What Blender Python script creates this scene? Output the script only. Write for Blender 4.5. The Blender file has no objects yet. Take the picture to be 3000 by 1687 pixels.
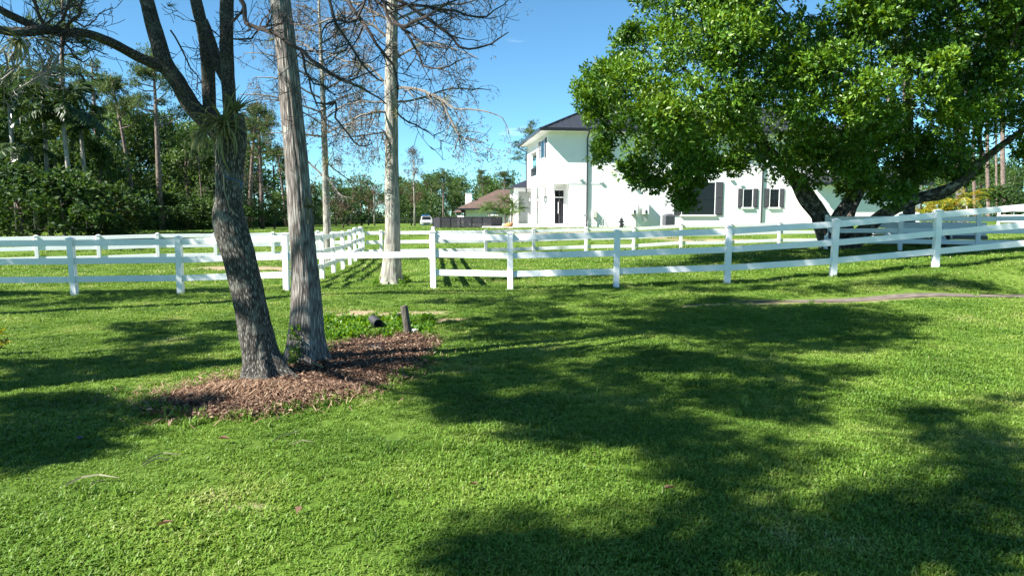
import bpy, bmesh, math, random
import numpy as np
from mathutils import Vector, Matrix, Euler
R = math.radians
scene = bpy.context.scene
COL = scene.collection

# ------------------------------------------------------------------ camera
F, CX, CY, HOR, CAMZ = 2000.0, 1500.0, 843.5, 630.0, 1.73
PITCH = math.atan((CY - HOR) / F)
cam_d = bpy.data.cameras.new('camera'); cam = bpy.data.objects.new('camera', cam_d); COL.objects.link(cam)
cam.location = (0, 0, CAMZ); cam.rotation_euler = (math.pi/2 - PITCH, 0, 0)
cam_d.sensor_width = 36; cam_d.lens = 24; cam_d.clip_start = .05; cam_d.clip_end = 4000
scene.camera = cam

# ------------------------------------------------------------------ light
SUN_EL = R(43); SUN_H = Vector((-0.90, -0.435)).normalized()
SUN = Vector((SUN_H.x*math.cos(SUN_EL), SUN_H.y*math.cos(SUN_EL), math.sin(SUN_EL)))   # towards the sun
sd = bpy.data.lights.new('sun', 'SUN'); sd.energy = 5.0; sd.angle = R(0.55); sd.color = (1, .965, .90)
so = bpy.data.objects.new('sun', sd); COL.objects.link(so)
so.rotation_euler = (-SUN).to_track_quat('-Z', 'Y').to_euler()
world = bpy.data.worlds.new('World'); scene.world = world; world.use_nodes = True
wn, wl = world.node_tree.nodes, world.node_tree.links
for n in list(wn): wn.remove(n)
sky = wn.new('ShaderNodeTexSky'); sky.sky_type = 'NISHITA'; sky.sun_disc = False
sky.sun_elevation = SUN_EL; sky.sun_rotation = math.atan2(SUN.x, SUN.y)
sky.air_density = .8; sky.dust_density = .0; sky.ozone_density = 2.0; sky.altitude = 1200
bg = wn.new('ShaderNodeBackground'); bg.inputs[1].default_value = .070
hsv = wn.new('ShaderNodeMixRGB'); hsv.blend_type = 'MULTIPLY'; hsv.inputs[0].default_value = 1; hsv.inputs[2].default_value = (.56, .89, .93, 1)
out = wn.new('ShaderNodeOutputWorld')
# thin scattered clouds, the same all round the sky
tc = wn.new('ShaderNodeTexCoord'); mp = wn.new('ShaderNodeMapping'); mp.inputs['Scale'].default_value = (1.6, 1.6, 7)
nz = wn.new('ShaderNodeTexNoise'); nz.inputs['Scale'].default_value = 2.6; nz.inputs['Detail'].default_value = 7; nz.inputs['Roughness'].default_value = .6
rp = wn.new('ShaderNodeValToRGB'); rp.color_ramp.elements[0].position = .60; rp.color_ramp.elements[1].position = .85
rp.color_ramp.elements[1].color = (.55, .55, .55, 1)
mx = wn.new('ShaderNodeMixRGB'); mx.inputs[2].default_value = (8.5, 9.2, 10.0, 1)
wl.new(tc.outputs['Generated'], mp.inputs[0]); wl.new(mp.outputs[0], nz.inputs[0]); wl.new(nz.outputs[0], rp.inputs[0])
wl.new(sky.outputs[0], hsv.inputs[1]); wl.new(hsv.outputs[0], mx.inputs[1]); wl.new(rp.outputs[0], mx.inputs[0])
wl.new(mx.outputs[0], bg.inputs[0]); wl.new(bg.outputs[0], out.inputs[0])
scene.view_settings.view_transform = 'Standard'; scene.view_settings.look = 'None'
scene.view_settings.exposure = 1.75; scene.view_settings.gamma = 1
scene.cycles.max_bounces = 6; scene.cycles.diffuse_bounces = 3; scene.cycles.transparent_max_bounces = 8
scene.cycles.use_denoising = True

# ------------------------------------------------------------------ picture geometry helpers
FW = Vector((0, math.cos(PITCH), -math.sin(PITCH))); UP = Vector((0, math.sin(PITCH), math.cos(PITCH)))
def P(px, py, Y):
    r = FW + Vector(((px-CX)/F, 0, 0)) + UP*(-(py-CY)/F)
    return Vector((0, 0, CAMZ)) + r*(Y/r.y)
def ppm(Y): return F/Y          # photograph pixels per metre at depth Y

# ------------------------------------------------------------------ ground height
_cp = []
for px, py in [(-90,868),(220,866),(530,862),(840,852),(1270,846),(1495,850),(1805,843),(2130,832),(2440,812),(2740,785),(3040,758),(3400,735)]:
    _cp.append(P(px, py, 15.75))
for px, py, Y in [(942,817,20.07),(1004,789,24.07),(1605,665,47),(2200,657,49.5),(2640,652,51),(1500,670,45.5),(0,690,38),(300,680,42),
                  (600,673,50),(800,669,62),(1000,661,90),(1240,663,97),(1400,656,92),(2665,720,25.5),(2820,662,50),(3000,648,60),(3000,868,13),(2330,893,12.4)]:
    _cp.append(P(px, py, Y))
FAR_H = 1.15
for px, py, Y in [(-250,698,25.6),(105,690,26.6),(630,682,28.4),(1063,676,29.7),(1423,672,32),(1717,665,32.8),(2140,655,33.6),(2300,650,34)]:
    p = P(px, py, Y); _cp.append(Vector((p.x, p.y, p.z-FAR_H)))
for q in [(-1,2.5,0),(1,2.5,0),(-4,6,0),(4,6,0),(0,6.5,0),(-3,8,.03),(1.5,9,0),(4,10,.0),(7,9,.05),(-7,8.5,-.02),(-2.6,10.4,-.10),(-1,-6,0),(-9,2,0),(8,1,0),(1,12.5,0),(-7,12,-.06),
          (-60,120,.6),(60,120,.9),(0,160,.6),(-200,300,.6),(200,300,.6),(0,500,.6),(30,30,.6),(-40,30,-.1)]:
    _cp.append(Vector(q))
CPA = np.array([[p.x/(max(p.y,-4)+8), math.log(max(p.y,-4)+8), p.z] for p in _cp])
def gzn(x, y):
    x = np.asarray(x, float); y = np.maximum(np.asarray(y, float), -5)
    u = x/(y+8); v = np.log(y+8)
    d = ((u[..., None]-CPA[:, 0])*1.0)**2 + ((v[..., None]-CPA[:, 1])*1.2)**2
    w = 1/(d+.0012)**2
    return (w*CPA[:, 2]).sum(-1)/w.sum(-1)
def gz(x, y): return float(gzn(np.array([x]), np.array([y]))[0])
def G(px, py):
    r = FW + Vector(((px-CX)/F, 0, 0)) + UP*(-(py-CY)/F); z = 0.0
    for _ in range(25):
        t = (CAMZ-z)/max(-r.z, 1e-3); p = Vector((0, 0, CAMZ))+r*t; z = .5*z+.5*gz(p.x, p.y)
    return Vector((p.x, p.y, gz(p.x, p.y)))
def onground(px, Y):
    x = (P(px, 700, Y)).x
    return Vector((x, Y, gz(x, Y)))

# ------------------------------------------------------------------ numpy noise
def _h(i, j, s): 
    n = (i*374761393 + j*668265263 + s*974634777) & 0x7fffffff
    n = ((n ^ (n >> 13))*1274126177) & 0x7fffffff
    return ((n ^ (n >> 16)) & 0xffff)/65535.0
def vnoise(x, y, s=0):
    x = np.asarray(x, float); y = np.asarray(y, float)
    i = np.floor(x).astype(np.int64); j = np.floor(y).astype(np.int64); fx = x-i; fy = y-j
    fx = fx*fx*(3-2*fx); fy = fy*fy*(3-2*fy)
    return (_h(i,j,s)*(1-fx)+_h(i+1,j,s)*fx)*(1-fy) + (_h(i,j+1,s)*(1-fx)+_h(i+1,j+1,s)*fx)*fy

# ------------------------------------------------------------------ objects
def tag(o, label=None, cat=None, group=None, kind=None):
    if label: o['label'] = label
    if cat: o['category'] = cat
    if group: o['group'] = group
    if kind: o['kind'] = kind
    return o
def empty(name, loc=(0,0,0), rz=0, label=None, cat=None, group=None):
    o = bpy.data.objects.new(name, None); COL.objects.link(o); o.location = loc; o.rotation_euler.z = rz
    o.empty_display_size = .2
    return tag(o, label, cat, group)
def link(name, me, mat, parent=None, loc=None, rot=None, scl=None):
    o = bpy.data.objects.new(name, me); COL.objects.link(o)
    if mat is not None and len(me.materials) == 0: me.materials.append(mat)
    if parent is not None: o.parent = parent
    if loc is not None: o.location = loc
    if rot is not None: o.rotation_euler = rot
    if scl is not None: o.scale = scl
    return o
class MB:
    """collects boxes, tubes and polygons for ONE mesh"""
    def __init__(s): s.v = []; s.f = []; s.bark = []
    def poly(s, pts):
        n = len(s.v); s.v += [tuple(p) for p in pts]; s.f.append(tuple(range(n, n+len(pts)))); return s
    def box(s, x0, x1, y0, y1, z0, z1, M=None):
        n = len(s.v); c = [(x0,y0,z0),(x1,y0,z0),(x1,y1,z0),(x0,y1,z0),(x0,y0,z1),(x1,y0,z1),(x1,y1,z1),(x0,y1,z1)]
        if M is not None: c = [tuple(M @ Vector(p)) for p in c]
        s.v += c; s.f += [tuple(n+i for i in q) for q in ((0,3,2,1),(4,5,6,7),(0,1,5,4),(1,2,6,5),(2,3,7,6),(3,0,4,7))]; return s
    def tube(s, pts, rad, sides=6, cap=True):
        pts = [Vector(p) for p in pts]; n0 = len(s.v); m = len(pts)
        T = (pts[1]-pts[0]).normalized(); a = Vector((1,0,0)) if abs(T.x) < .9 else Vector((0,1,0)); U = T.cross(a).normalized(); L = 0
        for i, p in enumerate(pts):
            t = (pts[min(i+1,m-1)]-pts[max(i-1,0)])
            if t.length < 1e-9: t = T.copy()
            t.normalize(); U = (U - t*U.dot(t)).normalized(); W = t.cross(U); r = rad[i] if hasattr(rad,'__len__') else rad
            if i: L += (p-pts[i-1]).length
            for k in range(sides):
                an = 2*math.pi*k/sides; c, sn = math.cos(an), math.sin(an)
                s.v.append(tuple(p + U*(c*r) + W*(sn*r))); s.bark.append((c*r, sn*r, L))
        for i in range(m-1):
            for k in range(sides):
                a0 = n0+i*sides+k; b0 = n0+i*sides+(k+1) % sides
                s.f.append((a0, b0, b0+sides, a0+sides))
        if cap:
            s.f.append(tuple(n0+k for k in range(sides))[::-1]); s.f.append(tuple(n0+(m-1)*sides+k for k in range(sides)))
        return s
    def mesh(s, name, mat=None, smooth=False, bevel=0, bark=False):
        me = bpy.data.meshes.new(name); me.from_pydata(s.v, [], s.f)
        if bark and len(s.bark) == len(s.v):
            at = me.attributes.new('bark', 'FLOAT_VECTOR', 'POINT'); at.data.foreach_set('vector', np.array(s.bark, np.float32).ravel())
        if bevel:
            bm = bmesh.new(); bm.from_mesh(me); bmesh.ops.bevel(bm, geom=bm.edges[:], offset=bevel, segments=1, affect='EDGES', clamp_overlap=True); bm.to_mesh(me); bm.free()
        if smooth: me.polygons.foreach_set('use_smooth', [True]*len(me.polygons))
        if mat is not None: me.materials.append(mat)
        me.update(); return me
    def build(s, name, mat, parent=None, smooth=False, bevel=0, bark=False, **k):
        return link(name, s.mesh(name, mat, smooth, bevel, bark), None, parent, **k)
def quad_mesh(name, V, mat):
    """V: (n,4,3) separate quads"""
    n = len(V); me = bpy.data.meshes.new(name)
    me.vertices.add(n*4); me.vertices.foreach_set('co', np.ascontiguousarray(V, np.float32).ravel())
    me.loops.add(n*4); me.loops.foreach_set('vertex_index', np.arange(n*4, dtype=np.int32))
    me.polygons.add(n); me.polygons.foreach_set('loop_start', np.arange(0, n*4, 4, dtype=np.int32))
    me.update(calc_edges=True); me.materials.append(mat); return me
def unit(a): return a/np.maximum(np.linalg.norm(a, axis=-1, keepdims=True), 1e-9)
def leaf_quads(C, D, N, L, W, fold=.12, belly=.45):
    D = unit(D); S = unit(np.cross(D, N)); N = np.cross(S, D)
    L = np.broadcast_to(np.asarray(L, float), (len(C),))[:, None]; W = np.broadcast_to(np.asarray(W, float), (len(C),))[:, None]
    a = C; c = C + D*L - N*L*.10; m = C + D*L*belly + N*L*fold*.6
    return np.stack([a, m+S*W*.5, c, m-S*W*.5], 1)
def clump_leaves(rs, centers, radii, rosettes, per, L, W, up=.35, spread=.9, shell=.55):
    """leaf rosettes through the volume of ellipsoid clumps; returns (n,4,3)"""
    C = np.asarray(centers, float); Rr = np.asarray(radii, float); n = len(C)
    idx = np.repeat(np.arange(n), rosettes); m = len(idx)
    d = unit(rs.normal(size=(m, 3))); r = shell + (1-shell)*rs.random((m, 1))**.6
    inner = rs.random((m, 1)) < .22; r = np.where(inner, rs.random((m, 1))*.8, r)
    off = d*r*(1+.18*rs.normal(size=(m, 1)))
    pos = C[idx] + off*Rr[idx]
    outd = unit(off*1.0/np.maximum(Rr[idx]/Rr[idx].mean(1, keepdims=True), .3) + np.array([0, 0, up]))
    k = np.repeat(np.arange(m), per); q = len(k)
    D = unit(outd[k] + spread*rs.normal(size=(q, 3)))
    N = unit(outd[k]*.8 + np.array([0, 0, .6]) + .7*rs.normal(size=(q, 3)))
    Ls = L*(.65+.6*rs.random(q)); Ws = W*(.7+.5*rs.random(q))
    base = pos[k] + .25*L*rs.normal(size=(q, 3))
    return leaf_quads(base, D, N, Ls, Ws)

# ------------------------------------------------------------------ materials
def mat(name):
    m = bpy.data.materials.new(name); m.use_nodes = True; nt = m.node_tree
    return m, nt.nodes, nt.links, nt.nodes['Principled BSDF']
def ramp(n, stops):
    r = n.new('ShaderNodeValToRGB'); e = r.color_ramp.elements
    while len(e) < len(stops): e.new(.5)
    for i, (p, c) in enumerate(stops): e[i].position = p; e[i].color = (c[0], c[1], c[2], 1)
    return r
def plain(name, col, rough=.6, spec=.3, noise=.12, scale=6, metal=0, bump=0):
    m, n, l, b = mat(name)
    t = n.new('ShaderNodeTexCoord'); z = n.new('ShaderNodeTexNoise'); z.inputs['Scale'].default_value = scale; z.inputs['Detail'].default_value = 5
    l.new(t.outputs['Object'], z.inputs['Vector'])
    r = ramp(n, [(.3, [c*(1-noise) for c in col]), (.7, [min(1, c*(1+noise)) for c in col])])
    l.new(z.outputs[0], r.inputs[0]); l.new(r.outputs[0], b.inputs['Base Color'])
    b.inputs['Roughness'].default_value = rough; b.inputs['Specular IOR Level'].default_value = spec; b.inputs['Metallic'].default_value = metal
    if bump:
        bp = n.new('ShaderNodeBump'); bp.inputs['Strength'].default_value = bump; bp.inputs['Distance'].default_value = .01
        z2 = n.new('ShaderNodeTexNoise'); z2.inputs['Scale'].default_value = scale*12; l.new(t.outputs['Object'], z2.inputs['Vector'])
        l.new(z2.outputs[0], bp.inputs['Height']); l.new(bp.outputs[0], b.inputs['Normal'])
    return m
def leafmat(name, stops, rough=.4, spec=.4, trans=.35, tcol=None, patch=None):
    m, n, l, b = mat(name)
    g = n.new('ShaderNodeNewGeometry'); r = ramp(n, stops); src = g.outputs['Random Per Island']
    if patch:
        z = n.new('ShaderNodeTexNoise'); z.inputs['Scale'].default_value = patch; z.inputs['Detail'].default_value = 2
        l.new(g.outputs['Position'], z.inputs['Vector'])
        a = n.new('ShaderNodeMath'); a.operation = 'MULTIPLY_ADD'; a.inputs[1].default_value = .6; l.new(src, a.inputs[0])
        b2 = n.new('ShaderNodeMath'); b2.operation = 'MULTIPLY_ADD'; b2.inputs[1].default_value = 1.6; b2.inputs[2].default_value = -.6; l.new(z.outputs[0], b2.inputs[0])
        l.new(b2.outputs[0], a.inputs[2]); src = a.outputs[0]
    l.new(src, r.inputs[0]); l.new(r.outputs[0], b.inputs['Base Color'])
    b.inputs['Roughness'].default_value = rough; b.inputs['Specular IOR Level'].default_value = spec
    tr = n.new('ShaderNodeBsdfTranslucent'); mix = n.new('ShaderNodeMixShader'); mix.inputs[0].default_value = trans
    hs = n.new('ShaderNodeHueSaturation'); hs.inputs['Hue'].default_value = .478; hs.inputs['Saturation'].default_value = 1.15; hs.inputs['Value'].default_value = 1.5
    l.new(r.outputs[0], hs.inputs['Color']); l.new(hs.outputs[0], tr.inputs['Color'])
    l.new(b.outputs[0], mix.inputs[1]); l.new(tr.outputs[0], mix.inputs[2]); l.new(mix.outputs[0], n['Material Output'].inputs['Surface'])
    return m
def barkmat(name, dark, mid, light, sxy=18, sz=4, bump=.8, lich=None):
    m, n, l, b = mat(name)
    a = n.new('ShaderNodeAttribute'); a.attribute_name = 'bark'
    mp = n.new('ShaderNodeMapping'); mp.inputs['Scale'].default_value = (sxy, sxy, sz); l.new(a.outputs['Vector'], mp.inputs[0])
    v = n.new('ShaderNodeTexVoronoi'); v.feature = 'DISTANCE_TO_EDGE'; v.inputs['Scale'].default_value = 1; 
    z = n.new('ShaderNodeTexNoise'); z.inputs['Scale'].default_value = 1.2; z.inputs['Detail'].default_value = 6; z.inputs['Roughness'].default_value = .65
    ds = n.new('ShaderNodeMixRGB'); ds.blend_type = 'ADD'; ds.inputs[0].default_value = .55
    l.new(mp.outputs[0], z.inputs['Vector']); l.new(mp.outputs[0], ds.inputs[1]); l.new(z.outputs['Color'], ds.inputs[2]); l.new(ds.outputs[0], v.inputs['Vector'])
    h = n.new('ShaderNodeMath'); h.operation = 'MULTIPLY_ADD'; h.inputs[1].default_value = .9; l.new(v.outputs['Distance'], h.inputs[0]); 
    zz = n.new('ShaderNodeMath'); zz.operation = 'MULTIPLY'; zz.inputs[1].default_value = .55; l.new(z.outputs[0], zz.inputs[0]); l.new(zz.outputs[0], h.inputs[2])
    r = ramp(n, [(.2, dark), (.42, mid), (.72, light)]); l.new(h.outputs[0], r.inputs[0])  # bark tones, with the shade of the crevices put into the colour
    col = r.outputs[0]
    if lich:
        z3 = n.new('ShaderNodeTexNoise'); z3.inputs['Scale'].default_value = 5; z3.inputs['Detail'].default_value = 4; l.new(a.outputs['Vector'], z3.inputs['Vector'])
        r3 = ramp(n, [(.52, (0,0,0)), (.66, (1,1,1))]); l.new(z3.outputs[0], r3.inputs[0])
        mx = n.new('ShaderNodeMixRGB'); mx.inputs[2].default_value = (*lich, 1); m3 = n.new('ShaderNodeMath'); m3.operation = 'MULTIPLY'; m3.inputs[1].default_value = .55
        l.new(r3.outputs[0], m3.inputs[0]); l.new(m3.outputs[0], mx.inputs[0]); l.new(col, mx.inputs[1]); col = mx.outputs[0]
    l.new(col, b.inputs['Base Color']); b.inputs['Roughness'].default_value = .9; b.inputs['Specular IOR Level'].default_value = .15
    bp = n.new('ShaderNodeBump'); bp.inputs['Strength'].default_value = bump; bp.inputs['Distance'].default_value = .02
    l.new(h.outputs[0], bp.inputs['Height']); l.new(bp.outputs[0], b.inputs['Normal'])
    return m
M = {}
M['vinyl'] = plain('white_vinyl', (.80,.80,.80), .38, .4, .03, 3)
M['stucco'] = plain('white_stucco', (.82,.82,.80), .85, .2, .02, 2, bump=.25)
M['trim'] = plain('white_trim', (.80,.80,.79), .5, .3, .02, 3)
M['black_metal'] = plain('black_metal', (.018,.019,.024), .35, .5, .15, 4)
M['roof'] = plain('dark_roof_metal', (.028,.030,.036), .42, .45, .12, 1.5)
M['shutter'] = plain('grey_shutter', (.075,.072,.082), .55, .3, .08, 5)
M['concrete'] = plain('pale_concrete', (.66,.64,.60), .85, .2, .07, 2)
M['glass'] = plain('dark_window_glass', (.010,.011,.014), .05, .25, .1, 2)
M['ac'] = plain('grey_metal', (.11,.11,.125), .5, .4, .12, 9)
M['pipe'] = plain('grey_pipe', (.32,.33,.33), .5, .4, .12, 9)
M['cream'] = plain('cream_metal', (.52,.51,.44), .55, .3, .06, 5)
M['brownroof'] = plain('brown_shingle', (.10,.068,.055), .9, .15, .25, 3, bump=.5)
M['mesh'] = plain('dark_mesh', (.03,.03,.036), .7, .2, .1, 4)
M['wood'] = plain('weathered_wood', (.10,.09,.072), .85, .2, .3, 7, bump=.4)
M['blackpipe'] = plain('black_corrugated_plastic', (.035,.035,.038), .55, .3, .2, 8)
M['rope'] = plain('blue_rope', (.015,.09,.20), .7, .2, .2, 20)
M['blue'] = plain('blue_plastic', (.02,.19,.55), .5, .4, .1, 6)
M['orange'] = plain('orange_plastic', (.60,.25,.10), .6, .3, .15, 6)
M['carpaint'] = plain('white_car_paint', (.36,.38,.36), .25, .5, .04, 3)
M['rubber'] = plain('black_rubber', (.02,.02,.02), .8, .2, .2, 8)
M['twig'] = plain('grey_twig_bark', (.058,.048,.044), .9, .15, .35, 8)
M['twigbare'] = plain('pale_dry_twig', (.185,.165,.145), .9, .15, .3, 8)
M['bark_oak'] = barkmat('oak_bark', (.014,.012,.010), (.07,.064,.055), (.32,.31,.27), 56, 13, 1.0, lich=(.21,.215,.18))
M['bark_limb'] = barkmat('dark_limb_bark', (.014,.012,.010), (.055,.05,.042), (.18,.17,.15), 62, 24, .9, lich=(.13,.135,.09))
M['bark_cyp'] = barkmat('cypress_bark', (.04,.034,.03), (.17,.15,.135), (.44,.41,.365), 46, 4.0, 1.0, lich=(.30,.30,.27))
M['bark_cyp_far'] = barkmat('pale_cypress_bark', (.12,.11,.095), (.27,.25,.215), (.44,.42,.36), 14, 1.8, .7, lich=(.34,.36,.28))
M['bark_pine'] = barkmat('pine_bark', (.07,.05,.04), (.17,.13,.11), (.30,.25,.215), 12, 3, .6)
M['bark_big'] = barkmat('broadleaf_bark', (.02,.018,.015), (.07,.062,.052), (.20,.185,.16), 10, 5, .7, lich=(.40,.37,.34))
M['leaf_big'] = leafmat('glossy_leaf', [(0,(.030,.080,.012)),(.4,(.058,.140,.013)),(.75,(.105,.205,.016)),(1,(.17,.26,.022))], .44, .40, .22, patch=.55)
M['leaf_wood'] = leafmat('woodland_leaf', [(0,(.026,.058,.018)),(.5,(.052,.105,.024)),(1,(.11,.175,.04))], .5, .3, .3, patch=.22)
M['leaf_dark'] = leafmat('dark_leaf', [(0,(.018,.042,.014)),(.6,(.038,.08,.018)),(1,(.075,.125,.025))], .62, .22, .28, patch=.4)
M['leaf_brown'] = leafmat('rusty_cypress_leaf', [(0,(.075,.05,.036)),(.6,(.12,.082,.055)),(1,(.12,.125,.06))], .7, .2, .3)
M['leaf_pine'] = leafmat('pine_needle', [(0,(.035,.062,.022)),(.6,(.065,.105,.03)),(1,(.115,.15,.045))], .6, .25, .3, patch=.5)
M['leaf_palm'] = leafmat('palm_leaflet', [(0,(.016,.036,.014)),(.7,(.035,.07,.02)),(1,(.075,.12,.03))], .35, .45, .3)
M['leaf_yellow'] = leafmat('yellow_green_leaf', [(0,(.06,.12,.015)),(.5,(.17,.20,.02)),(.85,(.32,.26,.025)),(1,(.38,.20,.03))], .45, .35, .35)
M['leaf_air'] = leafmat('air_plant_leaf', [(0,(.07,.095,.035)),(.5,(.15,.175,.07)),(.85,(.27,.27,.15)),(1,(.20,.10,.05))], .5, .35, .3)
M['leaf_weed'] = leafmat('weed_leaf', [(0,(.05,.13,.015)),(.6,(.09,.20,.018)),(1,(.16,.27,.03))], .45, .35, .4)
M['moss'] = leafmat('grey_air_plant', [(0,(.10,.11,.07)),(.6,(.17,.175,.12)),(1,(.15,.10,.06))], .8, .15, .3)
M['deadleaf'] = leafmat('dead_leaf', [(0,(.042,.025,.017)),(.35,(.105,.060,.038)),(.7,(.19,.115,.075)),(1,(.34,.25,.17))], .7, .25, .15)
M['straw'] = leafmat('pine_straw', [(0,(.11,.06,.035)),(.6,(.23,.135,.085)),(1,(.38,.28,.19))], .75, .2, .1)
M['drypod'] = leafmat('dry_palm_sheath', [(0,(.15,.13,.08)),(1,(.25,.25,.14))], .6, .3, .15)

def groundmat():
    m, n, l, b = mat('lawn_ground')
    g = n.new('ShaderNodeNewGeometry'); a = n.new('ShaderNodeAttribute'); a.attribute_name = 'dirt'
    z1 = n.new('ShaderNodeTexNoise'); z1.inputs['Scale'].default_value = .35; z1.inputs['Detail'].default_value = 4
    z2 = n.new('ShaderNodeTexNoise'); z2.inputs['Scale'].default_value = 9; z2.inputs['Detail'].default_value = 6; z2.inputs['Roughness'].default_value = .7
    for z in (z1, z2): l.new(g.outputs['Position'], z.inputs['Vector'])
    r1 = ramp(n, [(.3, (.055,.10,.015)), (.5, (.085,.145,.02)), (.72, (.13,.17,.035))]); l.new(z1.outputs[0], r1.inputs[0])
    r2 = ramp(n, [(.25, (.45,.45,.45)), (.75, (1.35,1.35,1.35))]); l.new(z2.outputs[0], r2.inputs[0])
    mu = n.new('ShaderNodeMixRGB'); mu.blend_type = 'MULTIPLY'; mu.inputs[0].default_value = .85; l.new(r1.outputs[0], mu.inputs[1]); l.new(r2.outputs[0], mu.inputs[2])
    rd = ramp(n, [(.3, (.20,.13,.085)), (.6, (.36,.27,.19)), (.8, (.46,.38,.29))]); l.new(z2.outputs[0], rd.inputs[0])
    mx = n.new('ShaderNodeMixRGB'); l.new(a.outputs['Fac'], mx.inputs[0]); l.new(mu.outputs[0], mx.inputs[1]); l.new(rd.outputs[0], mx.inputs[2])
    l.new(mx.outputs[0], b.inputs['Base Color']); b.inputs['Roughness'].default_value = .95; b.inputs['Specular IOR Level'].default_value = .1
    bp = n.new('ShaderNodeBump'); bp.inputs['Strength'].default_value = .7; bp.inputs['Distance'].default_value = .04; l.new(z2.outputs[0], bp.inputs['Height']); l.new(bp.outputs[0], b.inputs['Normal'])
    return m
M['ground'] = groundmat()
def grassmat():
    m, n, l, b = mat('grass_blade')
    g = n.new('ShaderNodeNewGeometry'); oi = n.new('ShaderNodeObjectInfo')
    z1 = n.new('ShaderNodeTexNoise'); z1.inputs['Scale'].default_value = .9; z1.inputs['Detail'].default_value = 5; l.new(g.outputs['Position'], z1.inputs['Vector'])
    s = n.new('ShaderNodeMath'); s.operation = 'MULTIPLY_ADD'; s.inputs[1].default_value = .45; l.new(g.outputs['Random Per Island'], s.inputs[0])
    s2 = n.new('ShaderNodeMath'); s2.operation = 'MULTIPLY_ADD'; s2.inputs[1].default_value = 1.9; s2.inputs[2].default_value = -.72; l.new(z1.outputs[0], s2.inputs[0]); l.new(s2.outputs[0], s.inputs[2])
    r = ramp(n, [(0, (.060,.128,.014)), (.35, (.106,.203,.022)), (.65, (.168,.270,.036)), (.88, (.26,.32,.075)), (1, (.38,.37,.17))]); l.new(s.outputs[0], r.inputs[0])
    dry = ramp(n, [(.94, (0,0,0)), (.965, (1,1,1))]); l.new(g.outputs['Random Per Island'], dry.inputs[0])
    dx = n.new('ShaderNodeMixRGB'); dx.inputs[2].default_value = (.40,.34,.20,1); l.new(dry.outputs[0], dx.inputs[0]); l.new(r.outputs[0], dx.inputs[1])
    l.new(dx.outputs[0], b.inputs['Base Color']); b.inputs['Roughness'].default_value = .5; b.inputs['Specular IOR Level'].default_value = .3
    tr = n.new('ShaderNodeBsdfTranslucent'); mix = n.new('ShaderNodeMixShader'); mix.inputs[0].default_value = .35
    hs = n.new('ShaderNodeHueSaturation'); hs.inputs['Hue'].default_value = .485; hs.inputs['Value'].default_value = 1.4
    l.new(dx.outputs[0], hs.inputs['Color']); l.new(hs.outputs[0], tr.inputs['Color'])
    l.new(b.outputs[0], mix.inputs[1]); l.new(tr.outputs[0], mix.inputs[2]); l.new(mix.outputs[0], n['Material Output'].inputs['Surface'])
    return m
M['grass'] = grassmat()

# ------------------------------------------------------------------ ground sheet
def inside(poly, x, y):
    x = np.asarray(x); y = np.asarray(y); c = np.zeros(x.shape, bool); n = len(poly); j = n-1
    for i in range(n):
        xi, yi = poly[i]; xj, yj = poly[j]
        with np.errstate(divide='ignore', invalid='ignore'):
            k = ((yi > y) != (yj > y)) & (x < (xj-xi)*(y-yi)/((yj-yi) if abs(yj-yi) > 1e-9 else 1e-9)+xi)
        c ^= k; j = i
    return c
MULCH = [G(a, b).xy for a, b in [(470,1205),(530,1226),(600,1234),(730,1228),(846,1200),(950,1180),(1060,1149),(1140,1118),(1176,1100),(1240,1062),(1278,1035),
         (1285,1012),(1254,988),(1176,980),(1100,985),(1060,990),(990,1015),(960,1035),(900,1050),(827,1072),(760,1090),(691,1110),(640,1136),(570,1140),(516,1148),(455,1178)]]
DIRT = []   # (centre x, y, rx, ry, strength)
def dirt(px, py, rx, ry, s): 
    p = G(px, py); DIRT.append((p.x, p.y, rx, ry, s))
dirt(730,787,2.0,1.3,.9); dirt(640,785,1.0,.8,.6); dirt(800,790,1.0,1.0,.7); dirt(800,845,.8,.35,.5)
dirt(1010,918,.9,.35,.75); dirt(1180,920,1.0,.3,.7); dirt(1290,938,.7,.22,.7); dirt(960,940,.35,.4,.7); dirt(880,925,.6,.4,.3)
dirt(2100,893,1.6,.18,.8); dirt(2450,885,2.2,.22,.5); dirt(560,1130,.5,.25,.4); dirt(720,1482,.22,.05,.8)
for k in range(12): dirt(1450+k*62, 704+random.Random(k).uniform(-4,4), 1.3, .5, .85)
for k in range(7): dirt(1560+k*90, 668, 2.2, 1.1, .35)
def dirtmask(x, y):
    d = np.zeros(np.shape(x))
    for cx, cy, rx, ry, s in DIRT:
        q = ((x-cx)/rx)**2+((y-cy)/ry)**2
        d = np.maximum(d, s*np.clip(1.25-q, 0, 1))
    return np.clip(d*(.5+1.0*vnoise(x*2.1, y*2.1, 5)), 0, 1)
NU, ys = 260, [-11.0]
while ys[-1] < 900:
    y = ys[-1]; ys.append(y + (.16 if 2 < y < 17 else .35 if y < 2 else .16+.035*(y-17)))
ys = np.array(ys); us = np.sign(np.linspace(-1,1,NU))*np.abs(np.linspace(-1,1,NU))**1.35*2.4
GX = us[None, :]*(ys[:, None]+14); GY = np.repeat(ys[:, None], NU, 1); GZ = gzn(GX, GY)
GZ = GZ + .02*(vnoise(GX*1.3, GY*1.3, 1)-.5)*(GY < 60)
gm = bpy.data.meshes.new('ground'); nr = len(ys)
vi = np.arange(nr*NU).reshape(nr, NU); fq = np.stack([vi[:-1,:-1], vi[:-1,1:], vi[1:,1:], vi[1:,:-1]], -1).reshape(-1, 4)
gm.vertices.add(nr*NU); gm.vertices.foreach_set('co', np.stack([GX,GY,GZ],-1).astype(np.float32).ravel())
gm.loops.add(len(fq)*4); gm.loops.foreach_set('vertex_index', fq.astype(np.int32).ravel())
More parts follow.
